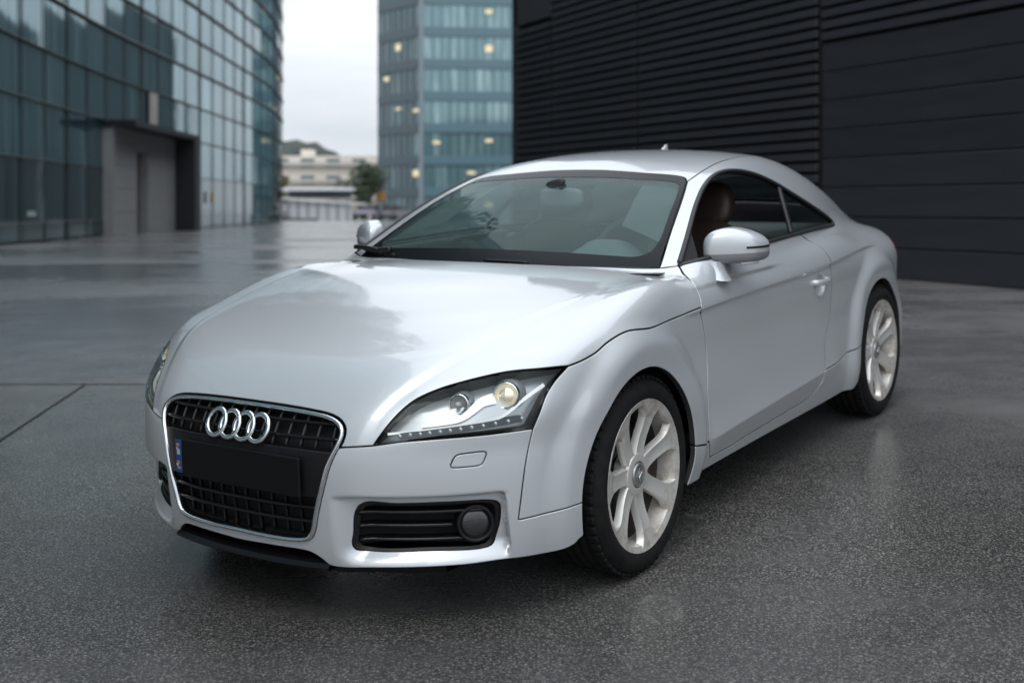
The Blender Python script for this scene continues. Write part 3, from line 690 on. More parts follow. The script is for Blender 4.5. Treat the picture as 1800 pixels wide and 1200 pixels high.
skin_body('body', VB, EB, [.13,.13,.14,.06,.10,.10,.075,.05,.10,.075,.05,.07,.05,.04,.07,.05,.04,.045,.045], mat('pale_clothes', (.42,.38,.32), .8), fg)
# control points of the shut lines, openings and trim, metres in car axes
ED = {
'bump_bot': [(0.3763,0.8676,0.2165),(0.3873,0.8621,0.2067),(0.4461,0.8286,0.1948),(0.5955,0.7460,0.2029),(0.6756,0.6722,0.2000),(0.7561,0.5698,0.1990),(0.8197,0.4539,0.1970),(0.8558,0.3557,0.1927),(0.8667,0.3218,0.1969),(0.8764,0.3005,0.2147),(0.8843,0.2774,0.2283),(0.8897,0.2560,0.2348),(0.9056,0.1340,0.2362),(0.9092,0.0125,0.2328)],
'frit': [(-0.4992,0.3895,0.9719),(-0.5112,0.5261,0.9664),(-0.5252,0.6016,0.9653),(-0.5612,0.6347,0.9795),(-0.6293,0.6355,1.0133),(-0.8013,0.5933,1.1002),(-0.9763,0.5448,1.1779),(-1.0306,0.5209,1.2001),(-1.0450,0.4936,1.2086),(-1.0354,0.3613,1.2187),(-1.0378,0.1723,1.2288)],
'divider': [(-1.5560,0.8006,0.9632),(-1.6202,0.7490,1.0580),(-1.7197,0.6825,1.1488)],
'lamp_main': [(0.5539,0.7513,0.6855)],
'lamp_side': [(0.6547,0.6477,0.6754)],
'blade_top': [(0.7497,0.5809,0.6126),(0.7151,0.6279,0.6201),(0.6762,0.6699,0.6327),(0.6410,0.6894,0.6570),(0.6108,0.7026,0.6770),(0.5799,0.7273,0.6849)],
'blade_low': [(0.8044,0.4978,0.5907),(0.7581,0.5787,0.5978),(0.7082,0.6483,0.6044),(0.6515,0.7111,0.6105),(0.5928,0.7597,0.6230),(0.5590,0.7769,0.6425),(0.5338,0.7863,0.6583),(0.4908,0.8023,0.6798),(0.4427,0.8195,0.6991)],
'leds': [(0.7901,0.5326,0.5825),(0.7746,0.5584,0.5861),(0.7592,0.5832,0.5871),(0.7437,0.6059,0.5895),(0.7257,0.6307,0.5916),(0.7077,0.6535,0.5935),(0.6878,0.6769,0.5950),(0.6654,0.7007,0.5977),(0.6407,0.7248,0.5998),(0.6128,0.7490,0.6030),(0.5816,0.7731,0.6055),(0.5445,0.7976,0.6085)],
'bars_t': [(0.8456,-0.3599,0.6061),(0.8681,-0.3358,0.5727),(0.8559,0.3523,0.5907),(0.8684,0.3618,0.5549)],
'bars_b': [(0.9004,-0.2747,0.3761),(0.9015,-0.2552,0.3356),(0.8941,0.2980,0.3569),(0.8938,0.2843,0.3146)],
'carrier': [(0.8831,-0.3207,0.5391),(0.8750,0.3577,0.5295),(0.8924,0.3113,0.3851),(0.8984,-0.2901,0.4153)],
'gap': [(0.8665,0.3748,0.5478),(0.8493,0.4222,0.5519),(0.8281,0.4699,0.5560)],
'hl_top': [(0.8281,0.4699,0.5560),(0.8059,0.4904,0.5948),(0.7668,0.5147,0.6398),(0.7224,0.5413,0.6737),(0.6675,0.5873,0.6997),(0.6087,0.6441,0.7180),(0.5295,0.7205,0.7350),(0.4439,0.7938,0.7366),(0.3619,0.8397,0.7337)],
'hl_bot': [(0.8281,0.4699,0.5560),(0.7939,0.5339,0.5656),(0.7458,0.6087,0.5710),(0.6410,0.7273,0.5744),(0.5208,0.8123,0.5759)],
'hl_side': [(0.5208,0.8123,0.5759),(0.5021,0.8208,0.6112),(0.4652,0.8245,0.6638),(0.4216,0.8300,0.6998),(0.3619,0.8397,0.7337)],
'hood_fen': [(0.3619,0.8397,0.7337),(0.3151,0.8533,0.7404),(0.2432,0.8646,0.7552),(0.1708,0.8685,0.7778),(0.0669,0.8779,0.7956),(-0.0577,0.8910,0.7874),(-0.2416,0.8784,0.7880),(-0.4633,0.8848,0.8001)],
'hood_door': [(-0.4633,0.8848,0.8001),(-0.4749,0.8715,0.8401),(-0.4839,0.8331,0.8918),(-0.5317,0.7656,0.9348)],
'hood_rear': [(-0.5317,0.7656,0.9348),(-0.4927,0.7082,0.9287),(-0.4243,0.4344,0.9313),(-0.3726,0.2010,0.9370)],
'bump_fen': [(0.5208,0.8123,0.5759),(0.5447,0.7989,0.4774),(0.5671,0.7825,0.3159)],
'bump_fen2': [(0.5671,0.7825,0.3159),(0.4865,0.8267,0.3202),(0.3698,0.8829,0.3290)],
'door_front': [(-0.4633,0.8848,0.8001),(-0.4936,0.8796,0.7147),(-0.5141,0.8768,0.6299),(-0.5031,0.8828,0.4691),(-0.5085,0.8835,0.3123)],
'fen_sill': [(-0.5085,0.8835,0.3123),(-0.3269,0.9175,0.3419)],
'door_low': [(-0.5085,0.8835,0.3123),(-0.5467,0.8665,0.2456)],
'door_bot': [(-0.5467,0.8665,0.2456),(-0.7093,0.8645,0.2429),(-0.9248,0.8666,0.2510),(-1.2684,0.8709,0.2610),(-1.5385,0.8768,0.2759),(-1.6387,0.8886,0.3170),(-1.6498,0.8998,0.3681)],
'door_rear': [(-1.6498,0.8998,0.3681),(-1.6695,0.8936,0.4213),(-1.6898,0.8882,0.4973),(-1.7668,0.8825,0.5882),(-1.7911,0.8833,0.7035),(-1.7883,0.8835,0.8246),(-1.7669,0.8660,0.8664),(-1.7345,0.8219,0.9108),(-1.6391,0.7966,0.9585)],
'belt': [(-0.5317,0.7656,0.9348),(-0.6556,0.8202,0.9507),(-0.9323,0.8270,0.9534),(-1.2945,0.8165,0.9578),(-1.6391,0.7966,0.9585)],
'dlo_rear': [(-1.6391,0.7966,0.9585),(-1.9158,0.7716,0.9551),(-2.2293,0.7377,0.9464)],
'dlo_top': [(-2.2293,0.7377,0.9464),(-2.2658,0.7222,0.9582),(-2.2007,0.7124,0.9929),(-2.0001,0.7098,1.0590),(-1.8200,0.6905,1.1239),(-1.6710,0.6621,1.1815),(-1.5201,0.6369,1.2235),(-1.4053,0.6154,1.2415),(-1.3060,0.6012,1.2427),(-1.1993,0.6009,1.2277),(-1.0589,0.6226,1.1894),(-0.8970,0.6634,1.1251),(-0.6807,0.7264,1.0160),(-0.5317,0.7656,0.9348)],
'sill_quarter': [(-1.6498,0.8998,0.3681),(-1.8915,0.8902,0.3783),(-2.0475,0.9087,0.4043)],
'ws_side': [(-0.4927,0.7082,0.9287),(-0.7050,0.6523,1.0456),(-1.0776,0.5413,1.2115)],
'ws_top': [(-1.0776,0.5413,1.2115),(-1.1159,0.5051,1.2283),(-1.1127,0.3291,1.2459),(-1.1266,0.1224,1.2588)],
'fog': [(0.8179,0.3998,0.3712),(0.7631,0.4999,0.3760),(0.6726,0.6366,0.3773),(0.5975,0.7158,0.3728),(0.5831,0.7275,0.3639),(0.5789,0.7302,0.3514),(0.5793,0.7269,0.3091),(0.5867,0.7163,0.2675),(0.5956,0.7117,0.2475),(0.6145,0.7005,0.2395),(0.7193,0.5738,0.2399),(0.8108,0.4055,0.2394),(0.8273,0.3876,0.2447),(0.8326,0.3821,0.2588),(0.8302,0.3858,0.2889)],
'washer': [(0.7169,0.6519,0.4875),(0.7020,0.6657,0.5249),(0.6355,0.7314,0.5288),(0.6501,0.7206,0.4881)],
'crease': [(-0.4780,0.8845,0.8021),(-0.8961,0.8816,0.8109),(-1.3808,0.8821,0.8222),(-1.7883,0.8835,0.8246),(-2.2170,0.8607,0.8169),(-2.5004,0.8569,0.8042)],
'plate': [(0.8997,-0.2593,0.5207),(0.8988,0.2749,0.5050),(0.9020,0.2693,0.3883),(0.9071,-0.2464,0.4087)],
'rings': [(0.8912,-0.1401,0.5732),(0.8882,0.1272,0.5793),(0.8648,-0.0287,0.6163),(0.9111,0.0153,0.5390)],
'handle': [(-1.5512,0.8835,0.7499),(-1.7365,0.8842,0.7502),(-1.6816,0.8643,0.7409),(-1.6488,0.8796,0.7972),(-1.6636,0.8727,0.6939)],
'fogl': [(0.6318,0.6772,0.3096)],
}
# ======================= the car ===========================================
RW = np.array([[-0.5588543463623001, 0.8287197766016187, -0.03008905816620869], [-0.06752528186356889, -0.009312826222524283, 0.9976740988804883], [-0.8265120421755582, -0.5595862785461347, -0.06116404991231265]])
TW = np.array([-0.30395842262577283, -1.1702870405337122, 4.473060457070828])
RC = RW[[0,2,1]]; TC = TW[[0,2,1]]+np.array([0,0,.74])          # car axes -> site axes
CARN = RC@np.array([0,0,1.])                                     # normal of the sloping ground under the car
def carpoint(p): return RC@np.array(p)+TC
car = empty('parked_car'); car.matrix_world = Matrix([[*RC[i], TC[i]] for i in range(3)]+[[0,0,0,1]])
tag(car, 'silver two-door sports coupe with black grille and seven-spoke alloy wheels', 'car')

# ---- materials ----
def paint_mat():
    m = mat('silver_paint', (.65,.68,.71), .34, .34, 1); n = NT(m)
    co = n.coord('Object')
    fl = n.noise(co, 900, 2); n.l(n.math('MULTIPLY_ADD', fl, .10, .30), n.b.inputs['Roughness'])
    peel = n.noise(co, 60, 2)
    v = n.n('ShaderNodeTexVoronoi', _feature='F1', Scale=75., Randomness=1.); n.l(co, v.inputs['Vector'])
    keep = n.math('GREATER_THAN', n.noise(co, 22, 2), .56)
    sz = n.n('ShaderNodeSeparateColor'); n.l(v.outputs['Color'], sz.inputs[0])
    rad = n.math('MULTIPLY', n.math('SUBTRACT', sz.outputs[0], .45), .42)
    drop = n.math('MULTIPLY', n.math('MAXIMUM', n.math('SUBTRACT', rad, v.outputs['Distance']), 0), keep)
    sx = n.n('ShaderNodeSeparateXYZ'); n.l(co, sx.inputs[0])
    front = n.math('MULTIPLY', n.math('GREATER_THAN', sx.outputs[0], .25), n.math('LESS_THAN', sx.outputs[2], .72))
    h = n.math('MULTIPLY', drop, front)
    b2 = n.bump(peel, .012, .02); bb = n.bump(h, .35, .012, b2)
    n.l(bb, n.b.inputs['Coat Normal']); n.l(n.bump(h, .25, .012), n.b.inputs['Normal'])
    n.b.inputs['Coat IOR'].default_value = 1.7
    return m
PAINT = paint_mat()
BLACK = mat('black_plastic', (.008,.008,.009), .42, spec=.35)
GLOSSB = mat('gloss_black', (.007,.007,.008), .16, spec=.45)
RUBBER = mat('dark_trim_rubber', (.022,.023,.026), .5)
VOID = mat('cavity_black', (.006,.006,.007), .8)
CHROME = mat('satin_chrome', (.78,.79,.81), .16, 1)
BRIGHT = mat('bright_chrome', (.86,.87,.88), .07, 1)
def thin_glass(name, tint, refl_ior=1.36, rough=0.0, mult=.75, veil=0.0):
    m = bpy.data.materials.new(name); m.use_nodes = True; t = m.node_tree; t.nodes.clear()
    o = t.nodes.new('ShaderNodeOutputMaterial'); a = t.nodes.new('ShaderNodeBsdfTransparent'); g = t.nodes.new('ShaderNodeBsdfGlossy')
    f = t.nodes.new('ShaderNodeFresnel'); x = t.nodes.new('ShaderNodeMixShader'); k = t.nodes.new('ShaderNodeMath')
    a.inputs[0].default_value = (*tint, 1); g.inputs[0].default_value = (.86,1,.99,1); g.inputs['Roughness'].default_value = rough
    f.inputs[0].default_value = refl_ior; k.operation = 'MULTIPLY'; k.inputs[1].default_value = mult; k.use_clamp = True
    t.links.new(f.outputs[0], k.inputs[0]); t.links.new(k.outputs[0], x.inputs[0])
    if veil:                                           # thin film that paints in the cabin's hazy brightness
        dfz = t.nodes.new('ShaderNodeBsdfDiffuse'); dfz.inputs[0].default_value = (.42,.66,.66,1); y_ = t.nodes.new('ShaderNodeMixShader'); y_.inputs[0].default_value = veil
        t.links.new(a.outputs[0], y_.inputs[1]); t.links.new(dfz.outputs[0], y_.inputs[2]); t.links.new(y_.outputs[0], x.inputs[1])
    else: t.links.new(a.outputs[0], x.inputs[1])
    t.links.new(g.outputs[0], x.inputs[2]); t.links.new(x.outputs[0], o.inputs[0])
    return m
GLASS = thin_glass('windscreen_glass', (.76,.92,.90), mult=.68, veil=.072); SGLASS = thin_glass('side_glass', (.80,.90,.89)); LENS = thin_glass('lamp_lens', (.95,.97,.97), mult=.6)

def E(name, rev=False, n=10):
    P = catmull(ED[name], n); return P[::-1] if rev else P
def path(*parts): return np.concatenate([np.atleast_2d(p)[:-1] if len(np.atleast_2d(p)) > 2 else np.atleast_2d(p) for p in parts])
def both(H): return np.concatenate([H, mir(H)[::-1]])

# ---- outlines ----
GO = catmull([(0,.6415),(.13,.6405),(.25,.636),(.32,.629),(.358,.617),(.378,.600),(.3825,.580),(.377,.557),(.352,.500),(.329,.425),(.305,.345),(.289,.293),(.270,.271),(.232,.2625),(.13,.2595),(0,.2615)], 10)
def off2(P, d):
    T = np.gradient(P, axis=0); T /= np.linalg.norm(T, axis=1, keepdims=True); return P+np.stack([-T[:,1], T[:,0]], 1)*d
jz = .549
hi_ = GO[:,1] > jz; ii = np.where(~hi_)[0][0]
GH = off2(GO[:ii+1], .004); GH[0,0] = 0
FC, FR = (.022,.322), .3487; RCC, RR_ = (-2.445,.318), .352
def arc(c, r, a0, a1, n=40):
    a = np.linspace(a0, a1, n); return sidecast(c[0]+r*np.cos(a), c[1]+r*np.sin(a))
aR0 = math.pi-math.asin((.342-.322)/FR); aF0 = math.asin((.329-.322)/FR)
aS = math.pi+math.asin((.322-.205)/FR); aB = -math.asin((.322-.215)/FR)
qA = math.asin((.404-.318)/RR_); ED['sill_quarter'][-1] = tuple(arc(RCC, RR_, qA, qA, 1)[0])
ED['fen_sill'][-1] = tuple(arc(FC, FR, aR0, aR0, 1)[0]); ED['bump_fen2'][-1] = tuple(arc(FC, FR, aF0, aF0, 1)[0])

# ---- bonnet, bumper, wings, doors, sills, shell ----
fr_hood = Frame((0,0,.2), (.3,0,1)); fr_bump = Frame((-.15,0,.42), (1,0,0)); fr_side = Frame((-1.1,-1.2,.5), (0,1,0)); fr_fen = Frame((0,-.5,.4), (.1,1,.1))
hood_half = path(frontcast(GH[:,0], GH[:,1]), E('gap')[3:], E('hl_top'), E('hood_fen'), E('hood_door'), E('hood_rear'), np.array([(-.366,.1,.9378),(-.364,.0,.938)]))
xl = np.arange(-.35,.84,.012); hcl = [topcast(xl, YC(xl)+d) for d in (-.012,-.006,0,.005,.010,.015,.020,.026,.034,.042,.055)]
panel('hood', [both(hood_half)], fr_hood, PAINT, car, h=.018, flange=.016, lines=[q for l in hcl for q in (l, mir(l))])
gl = np.where(GO[:,1] <= jz)[0]
J = frontcast(*GO[gl[0]])[0]
bump_half = path(np.array([J]), E('gap')[4:], E('hl_bot'), E('bump_fen'), E('bump_fen2'), arc(FC, FR, aF0, aB, 12), E('bump_bot'), np.array([(.909,0,.233)]))
inner = frontcast(GO[gl,0], GO[gl,1])[::-1]                              # bottom centre up to the joint
out_loop = np.concatenate([inner[1:], bump_half[1:], mir(bump_half)[::-1][1:-1], mir(inner)[::-1][:-1]])
fogL = catmull(ED['fog'], 6, True); wash = np.concatenate([np.linspace(ED['washer'][i], ED['washer'][(i+1)%4], 12)[:-1] for i in range(4)])
wash = np.array(wash); 
for _ in range(5): wash = (np.roll(wash,1,0)+2*wash+np.roll(wash,-1,0))/4
yl = np.arange(.33,.772,.008); brow = [frontcast(yl, z+0*yl) for z in (.386,.392,.398,.404,.411,.418)]; zl_ = np.arange(.19,.39,.008); edge_ = [frontcast(y+0*zl_, zl_) for y in (.736,.742,.748,.754,.760,.766,.772)]
panel('front_bumper', [out_loop, fogL, mir(fogL), wash, mir(wash)], fr_bump, PAINT, car, h=.012, flange=.02, gap=.003, lines=[q for l in brow+edge_ for q in (l, mir(l))])
panel('washer_cover', [wash], fr_bump, PAINT, car, h=.01, gap=.0025, mirror=True)
fen = path(E('hood_fen'), E('door_front'), E('fen_sill'), arc(FC, FR, aR0, aF0, 60), E('bump_fen2', 1), E('bump_fen', 1), E('hl_side'))
fenders = panel('fender', [fen], fr_fen, PAINT, car, h=.013, flange=.022, mirror=True)
door_loop = path(E('hood_door'), E('belt'), E('door_rear', 1), E('door_bot', 1), E('door_low', 1), E('door_front', 1))
xl = np.arange(-1.85,-.40,.012); crl = [sidecast(xl, CREASE(xl)+d) for d in (-.016,-.011,-.006,-.001,.005,.011)]; rdl = [sidecast(xl, .318+.040*(-.55-xl)+d) for d in (-.014,-.005,0,.005,.014)]
doors = panel('door', [door_loop], fr_side, PAINT, car, h=.014, flange=.02, mirror=True, refine=[((HX,.88,HZ),.10,.006)], lines=crl+rdl)
xl = np.arange(-2.62,-1.70,.012); crl = [sidecast(xl, CREASE(xl)+d) for d in (-.016,-.011,-.006,-.001,.005,.011)]
xs = np.linspace(-2.06, -.30, 40)
sill_loop = path(E('fen_sill', 1), E('door_low'), E('door_bot'), E('sill_quarter'), arc(RCC, RR_, qA, -math.asin((.318-.215)/RR_), 12), sidecast(xs, .203+0*xs), arc(FC, FR, aS, aR0, 12))
panel('sill', [sill_loop], fr_side, PAINT, car, h=.014, flange=.02, mirror=True)
seam = topcast([-1.14,-1.22,-1.4,-1.7,-2.0,-2.4,-2.8,-3.0], [.543,.540,.53,.515,.50,.485,.475,.47]); seam = np.concatenate([np.array(ED['ws_side'][-1:]), seam])
seamS = catmull(seam, 8); seamS = topcast(seamS[:,0], seamS[:,1])
tail = catmull(np.concatenate([sidecast([-3.02,-3.0,-2.98,-2.97,-2.95,-2.92], [.90,.84,.74,.6,.42,.25])]), 6)
side_loop = path(E('ws_side'), seamS, tail, arc(RCC, RR_, math.pi+.2, qA, 60), E('sill_quarter', 1), E('door_rear'), E('dlo_rear'), E('dlo_top'), np.array([ED['hood_rear'][0], ED['hood_rear'][1]]))
fr_frame = Frame((-1.8,-.7,.45), (0,1,.3))
panel('side_frame', [side_loop], fr_frame, PAINT, car, h=.014, flange=.016, mirror=True, lines=crl)
k = np.searchsorted(-seamS[:,0], 2.05); k2 = np.searchsorted(-seamS[:,0], 2.9)
fr_roof = Frame((-1.8,0,.3), (0,0,1))
roof_half = path(topcast([-1.129],[0.]), E('ws_top', 1), seamS[:k], topcast([-2.06]*2,[.3,.0]))
panel('roof_panel', [both(roof_half)], fr_roof, PAINT, car, h=.02)
rw_half = path(topcast([-2.06]*2,[0,.3]), seamS[k:k2], topcast([-2.93]*2,[.3,0]))
panel('rear_window', [both(rw_half)], fr_roof, SGLASS, car, h=.03, flange=0, gap=.001, raise_=-.002)
panel('rear_window_surround', [both(rw_half), both(path(topcast([-2.10]*2,[0,.3]), seamS[k+2:k2-2]-np.array([0,.035,0]), topcast([-2.88]*2,[.3,0])))], fr_roof, GLOSSB, car, h=.03, flange=0, gap=.001, raise_=-.006)
fr_tail = Frame((-2.3,0,.6), (-1,0,.1))
tail_half = path(topcast([-2.94]*2,[0,.3]), seamS[k2:], tail, np.array([[-3.2,.6,.24],[-3.25,.3,.24],[-3.25,0,.24]]))
lampR = sidecast([-2.97,-2.99,-3.03,-3.06,-3.02,-2.98],[.84,.86,.84,.76,.72,.74])
panel('rear_bumper', [both(tail_half)], fr_tail, PAINT, car, h=.03)
TAIL = mat('tail_lamp_red', (.25,.006,.008), .12, 0, .8)
tl = catmull(sidecast([-2.93,-2.962,-2.966,-2.962,-2.93,-2.875],[.835,.825,.77,.72,.735,.785]), 8, True)
panel('tail_light', [tl], fr_frame, TAIL, car, h=.015, flange=.008, raise_=.003, mirror=True)

# ---- glass ----
fr_ws = Frame((-1.5,0,.4), (.8,0,.65))
ws_half = path(np.array([(-.366,0,.936)]), E('hood_rear', 1)[:-10], E('ws_side'), E('ws_top'), topcast([-1.129],[0.]))
ws_loop = both(ws_half[1:])
wscreen = panel('windscreen', [ws_loop], fr_ws, GLASS, car, h=.03, flange=0, gap=.004, f=Fgreen)
FRIT = mat('windscreen_black_border', (.006,.008,.011), .28, spec=.12)
fi = catmull(np.concatenate([ED['frit'], ]), 6); fi = np.concatenate([[[fi[0][0]+.008, 0, fi[0][2]+.001]], fi, [[fi[-1][0]-.006, 0, fi[-1][2]+.004]]])
panel('windscreen_border', [ws_loop, both(fi[1:-1])], fr_ws, FRIT, wscreen, h=.03, flange=0, gap=.004, f=Fgreen, raise_=.0012)
dlo = path(E('dlo_rear'), E('dlo_top'), E('belt'))
dv = E('divider'); 
def split_dlo(side):
    D = resample(dlo, .01, True); a, b = dv[0], dv[-1]
    s_ = (D[:,0]-a[0])*(b[2]-a[2])-(D[:,2]-a[2])*(b[0]-a[0])
    return s_
s_ = split_dlo(0); D = resample(dlo, .01, True); sg = s_[np.argmin(D[:,0])]
rear = D[s_*sg > 0]; r0 = np.argmax(np.linalg.norm(np.roll(rear,1,0)-rear, axis=1)); rear = np.roll(rear, -r0, 0)
qloop = np.concatenate([rear, dv[::-1] if np.linalg.norm(rear[-1]-dv[-1]) < np.linalg.norm(rear[-1]-dv[0]) else dv])
panel('quarter_window', [qloop], fr_frame, SGLASS, car, h=.03, flange=0, gap=.004, raise_=-.006, mirror=True)
fron = D[s_*sg < 0]; r0 = np.argmax(np.linalg.norm(np.roll(fron,1,0)-fron, axis=1)); fron = np.roll(fron, -r0, 0)
dloop = np.concatenate([fron, dv if np.linalg.norm(fron[-1]-dv[0]) < np.linalg.norm(fron[-1]-dv[-1]) else dv[::-1]])
pane = panel('door_window', [mir(dloop)], Frame((-1.8,.7,.45), (0,-1,.3)), SGLASS, doors[1], h=.03, flange=0, gap=.004, raise_=-.008, f=lambda P: F(P*np.array([1,-1,1.])))
# lowered driver's glass: only its upper edge still shows above the belt
gl_t = resample(E('belt'), .03); gl_t = gl_t[8:-2]
mb = MB(); hh = np.sin(np.linspace(.1, math.pi*.9, len(gl_t)))*.018+np.linspace(0,.022,len(gl_t)); mb.grid([[p-np.array([0,.018,.02]), p-np.array([0,.024,-h_])] for p, h_ in zip(gl_t, hh)])
mb.build('lowered_window', SGLASS, doors[0])
for sgn, dr in ((1, doors[0]), (-1, doors[1])):
    fx = (lambda P: np.array(P)) if sgn > 0 else mir
    N = grad(D); mb = MB(); Dm = catmull(resample(path(E('dlo_rear'), E('dlo_top')), .02), 2)
    mb.tube(fx(Dm+grad(Dm)*.001), 1, sec=[(.009,-.004),(.009,.003),(.004,.006),(-.004,.006),(-.009,.003),(-.009,-.004)], up=fx(grad(Dm)))
    mb.build('window_moulding', RUBBER, car)
    mb = MB(); Bm = resample(E('belt'), .02); mb.tube(fx(Bm+grad(Bm)*.002), 1, sec=[(.007,-.004),(.007,.003),(-.007,.003),(-.007,-.004)], up=fx(grad(Bm))); mb.build('belt_moulding', RUBBER, dr)
    mb = MB(); mb.tube(fx(dv-np.array([0,.006,0])), 1, sec=[(.013,-.008),(.013,.006),(-.013,.006),(-.013,-.008)], up=fx(grad(dv))); mb.build('window_divider', RUBBER, car)
    tri = np.array([ED['belt'][0], catmull(ED['belt'],10)[8], catmull(ED['dlo_top'],10)[-16]])
    mb = MB(); tri = tri-np.array([0,.012,0]); mb.add(list(fx(tri))+list(fx(tri-np.array([0,.02,0]))), [(0,1,2),(5,4,3),(0,3,4,1),(1,4,5,2),(2,5,3,0)]); mb.build('mirror_triangle', VOID, dr)

# ---- dark inner shell, wheel wells, floor ----
mb = MB(); az = np.linspace(0, 2*np.pi, 181); el = np.linspace(-.30, .62, 34); cc = np.array([-1.2,0,.5])
A_, L_ = np.meshgrid(az, el, indexing='ij'); dd = np.stack([np.cos(L_)*np.cos(A_), np.cos(L_)*np.sin(A_), np.sin(L_)], -1).reshape(-1,3)
sh = lambda P: F(P)+.022
P, hit = cast(cc+dd*3.2, -dd, 3.2, sh, n=200); ok = hit & (P[:,2] < .915) & (P[:,0] < .42) & (P[:,0] > -3.1)
for c_ in (FC, RCC): ok &= ~((np.hypot(P[:,0]-c_[0], P[:,2]-c_[1]) < .37) & (np.abs(P[:,1]) > .5))
ok &= ~(Flower(P)+.05 > .06) if False else ok
o = len(mb.V); mb.V = [tuple(p) for p in P]; m_ = len(el)
for i in range(180):
    for j in range(m_-1):
        q = (i*m_+j, i*m_+j+1, (i+1)*m_+j+1, (i+1)*m_+j)
        if all(ok[list(q)]): mb.F.append(q); mb.S.append(True)
mb.build('inner_body', VOID, car, fix=False)
for c_, nm in ((FC,0),(RCC,1)):
    for sgn in (1,-1):
        mb = MB(); mb.lathe([(.0,-.40),(.36,-.40),(.362,-.03)], (c_[0], sgn*.885, c_[1]), (0,sgn,0), 40, True, math.pi-.35, 2*math.pi+.35); mb.build('wheel_well', VOID, car)
mb = MB(); mb.box((-1.4,0,.19), (3.2,1.5,.03)); mb.build('floor_pan', VOID, car)
# slim bonnet valley cover under the screen
mb = MB(); mb.grid([[topcast([-.36-.1*(y/.7)**2+dx],[y])[0]*[1,1,0]+np.array([0,0,.915-.25*dx*0]) for dx in (.05,-.02,-.10)] for y in np.linspace(-.74,.74,30)]); mb.build('cowl_cover', BLACK, car)

# ---- grille ----
grille = MB(); ring = np.concatenate([GO, (GO*[-1,1])[::-1][1:-1]]); ringI = off2(GO, -.0065); ringI[0,0] = ringI[-1,0] = 0
rp = np.concatenate([ringI, (ringI*[-1,1])[::-1][1:-1]]); RP = resample(frontcast(rp[:,0], rp[:,1]), .012, True); RP = catmull(RP, 1, True)
RN = grad(RP)
grille.tube(RP+RN*.002, 1, closed=True, up=RN, sec=[(.0065,-.02),(.0065,.002),(.004,.0055),(0,.0068),(-.004,.0055),(-.0065,.002),(-.0065,-.02)])
grille = grille.build('grille', CHROME, car, smooth=True)
mb = MB(); mb.grid([[p-q*.012, p-q*.075] for p, q in zip(RP, RN)], closed_u=True); mb.build('tunnel', VOID, grille)
gs = .0085; fin = lambda P: F(P)+.016
def fr_in(y, z, d): return frontcast(y, z, lambda P: F(P)+d)
back = off2(GO, .022); back[0,0] = back[-1,0] = 0; bl = fr_in(back[:,0], back[:,1], .05)
panel('backing', [both(bl)], fr_bump, VOID, grille, h=.05, flange=0, f=lambda P: F(P)+.05)
def half_width(z):
    b = off2(GO, -.010); s = b[12:]; o = np.argsort(s[:,1]); return np.interp(z, s[o,1], s[o,0])
for z in (.605,.566):
    w = half_width(z); y = np.linspace(-w, w, 40); mb = MB(); mb.tube(fr_in(y, z+0*y, .010), 1, sec=[(.0045,-.014),(.0045,.004),(0,.006),(-.0045,.004),(-.0045,-.014)], up=(1,0,.4)); mb.build('horizontal_bar', GLOSSB, grille)
for z in (.367,.325):
    w = half_width(z); y = np.linspace(-w, w, 40); mb = MB(); mb.tube(fr_in(y, z+0*y, .010), 1, sec=[(.0045,-.014),(.0045,.004),(0,.006),(-.0045,.004),(-.0045,-.014)], up=(1,0,0)); mb.build('horizontal_bar', GLOSSB, grille)
BARG = mat('grey_grille_bar', (.035,.036,.038), .45)
for y in np.arange(-.338,.34,.052):
    for z0, z1, mm in ((.538,.634,BARG),(.268,.400,BLACK)):
        zz = np.linspace(z0, z1, 10); hw = half_width(zz); zz = zz[np.abs(y) < hw-.004]
        if len(zz) > 2:
            mb = MB(); mb.tube(fr_in(y+0*zz, zz, .016), 1, sec=[(.0013,-.012),(.0013,.002),(-.0013,.002),(-.0013,-.012)], up=(1,0,.3)); mb.build('vertical_bar', mm, grille)
cz = catmull([(0,.540),(.2,.538),(.33,.533)], 6); w1 = half_width(.533); w2 = half_width(.398)
ch = np.concatenate([cz, [(w1,.532),(w2,.398)], [(.2,.398),(0,.398)]])
panel('plate_carrier', [both(frontcast(ch[:,0], ch[:,1]))], fr_bump, mat('matt_black_carrier', (.007,.0075,.009), .5, spec=.3), grille, h=.03, flange=.012, gap=.001, raise_=-.004)
# number plate, blanked out dark, with the blue national strip at its end
pc = np.array([.919,.006,.459])
mb = MB(); mb.box(pc, (.010,.524,.118), bev=.004); plate = mb.build('number_plate', mat('blank_dark_plate', (.007,.0068,.0072), .6, spec=.2), grille)
mb = MB(); mb.box(pc+[.0065,-.2445,.004], (.004,.026,.102), bev=.001); strip = mb.build('blue_strip', mat('plate_blue', (.012,.06,.20), .5), plate)
ORG = mat('strip_orange', (.42,.20,.08), .6); PALE = mat('strip_pale', (.42,.44,.42), .6)
for dz, wy, hz, mm, dy in ((.036,.014,.010,ORG,0),(.014,.012,.018,PALE,.002),(.024,.008,.008,PALE,-.003),(-.018,.012,.008,ORG,.001),(-.026,.008,.009,PALE,-.004),(-.036,.014,.008,ORG,.003)):
    mb = MB(); mb.box(pc+[.0092,-.2445+dy,.004+dz], (.0016,wy,hz), bev=.0004); mb.build('strip_mark', mm, strip)
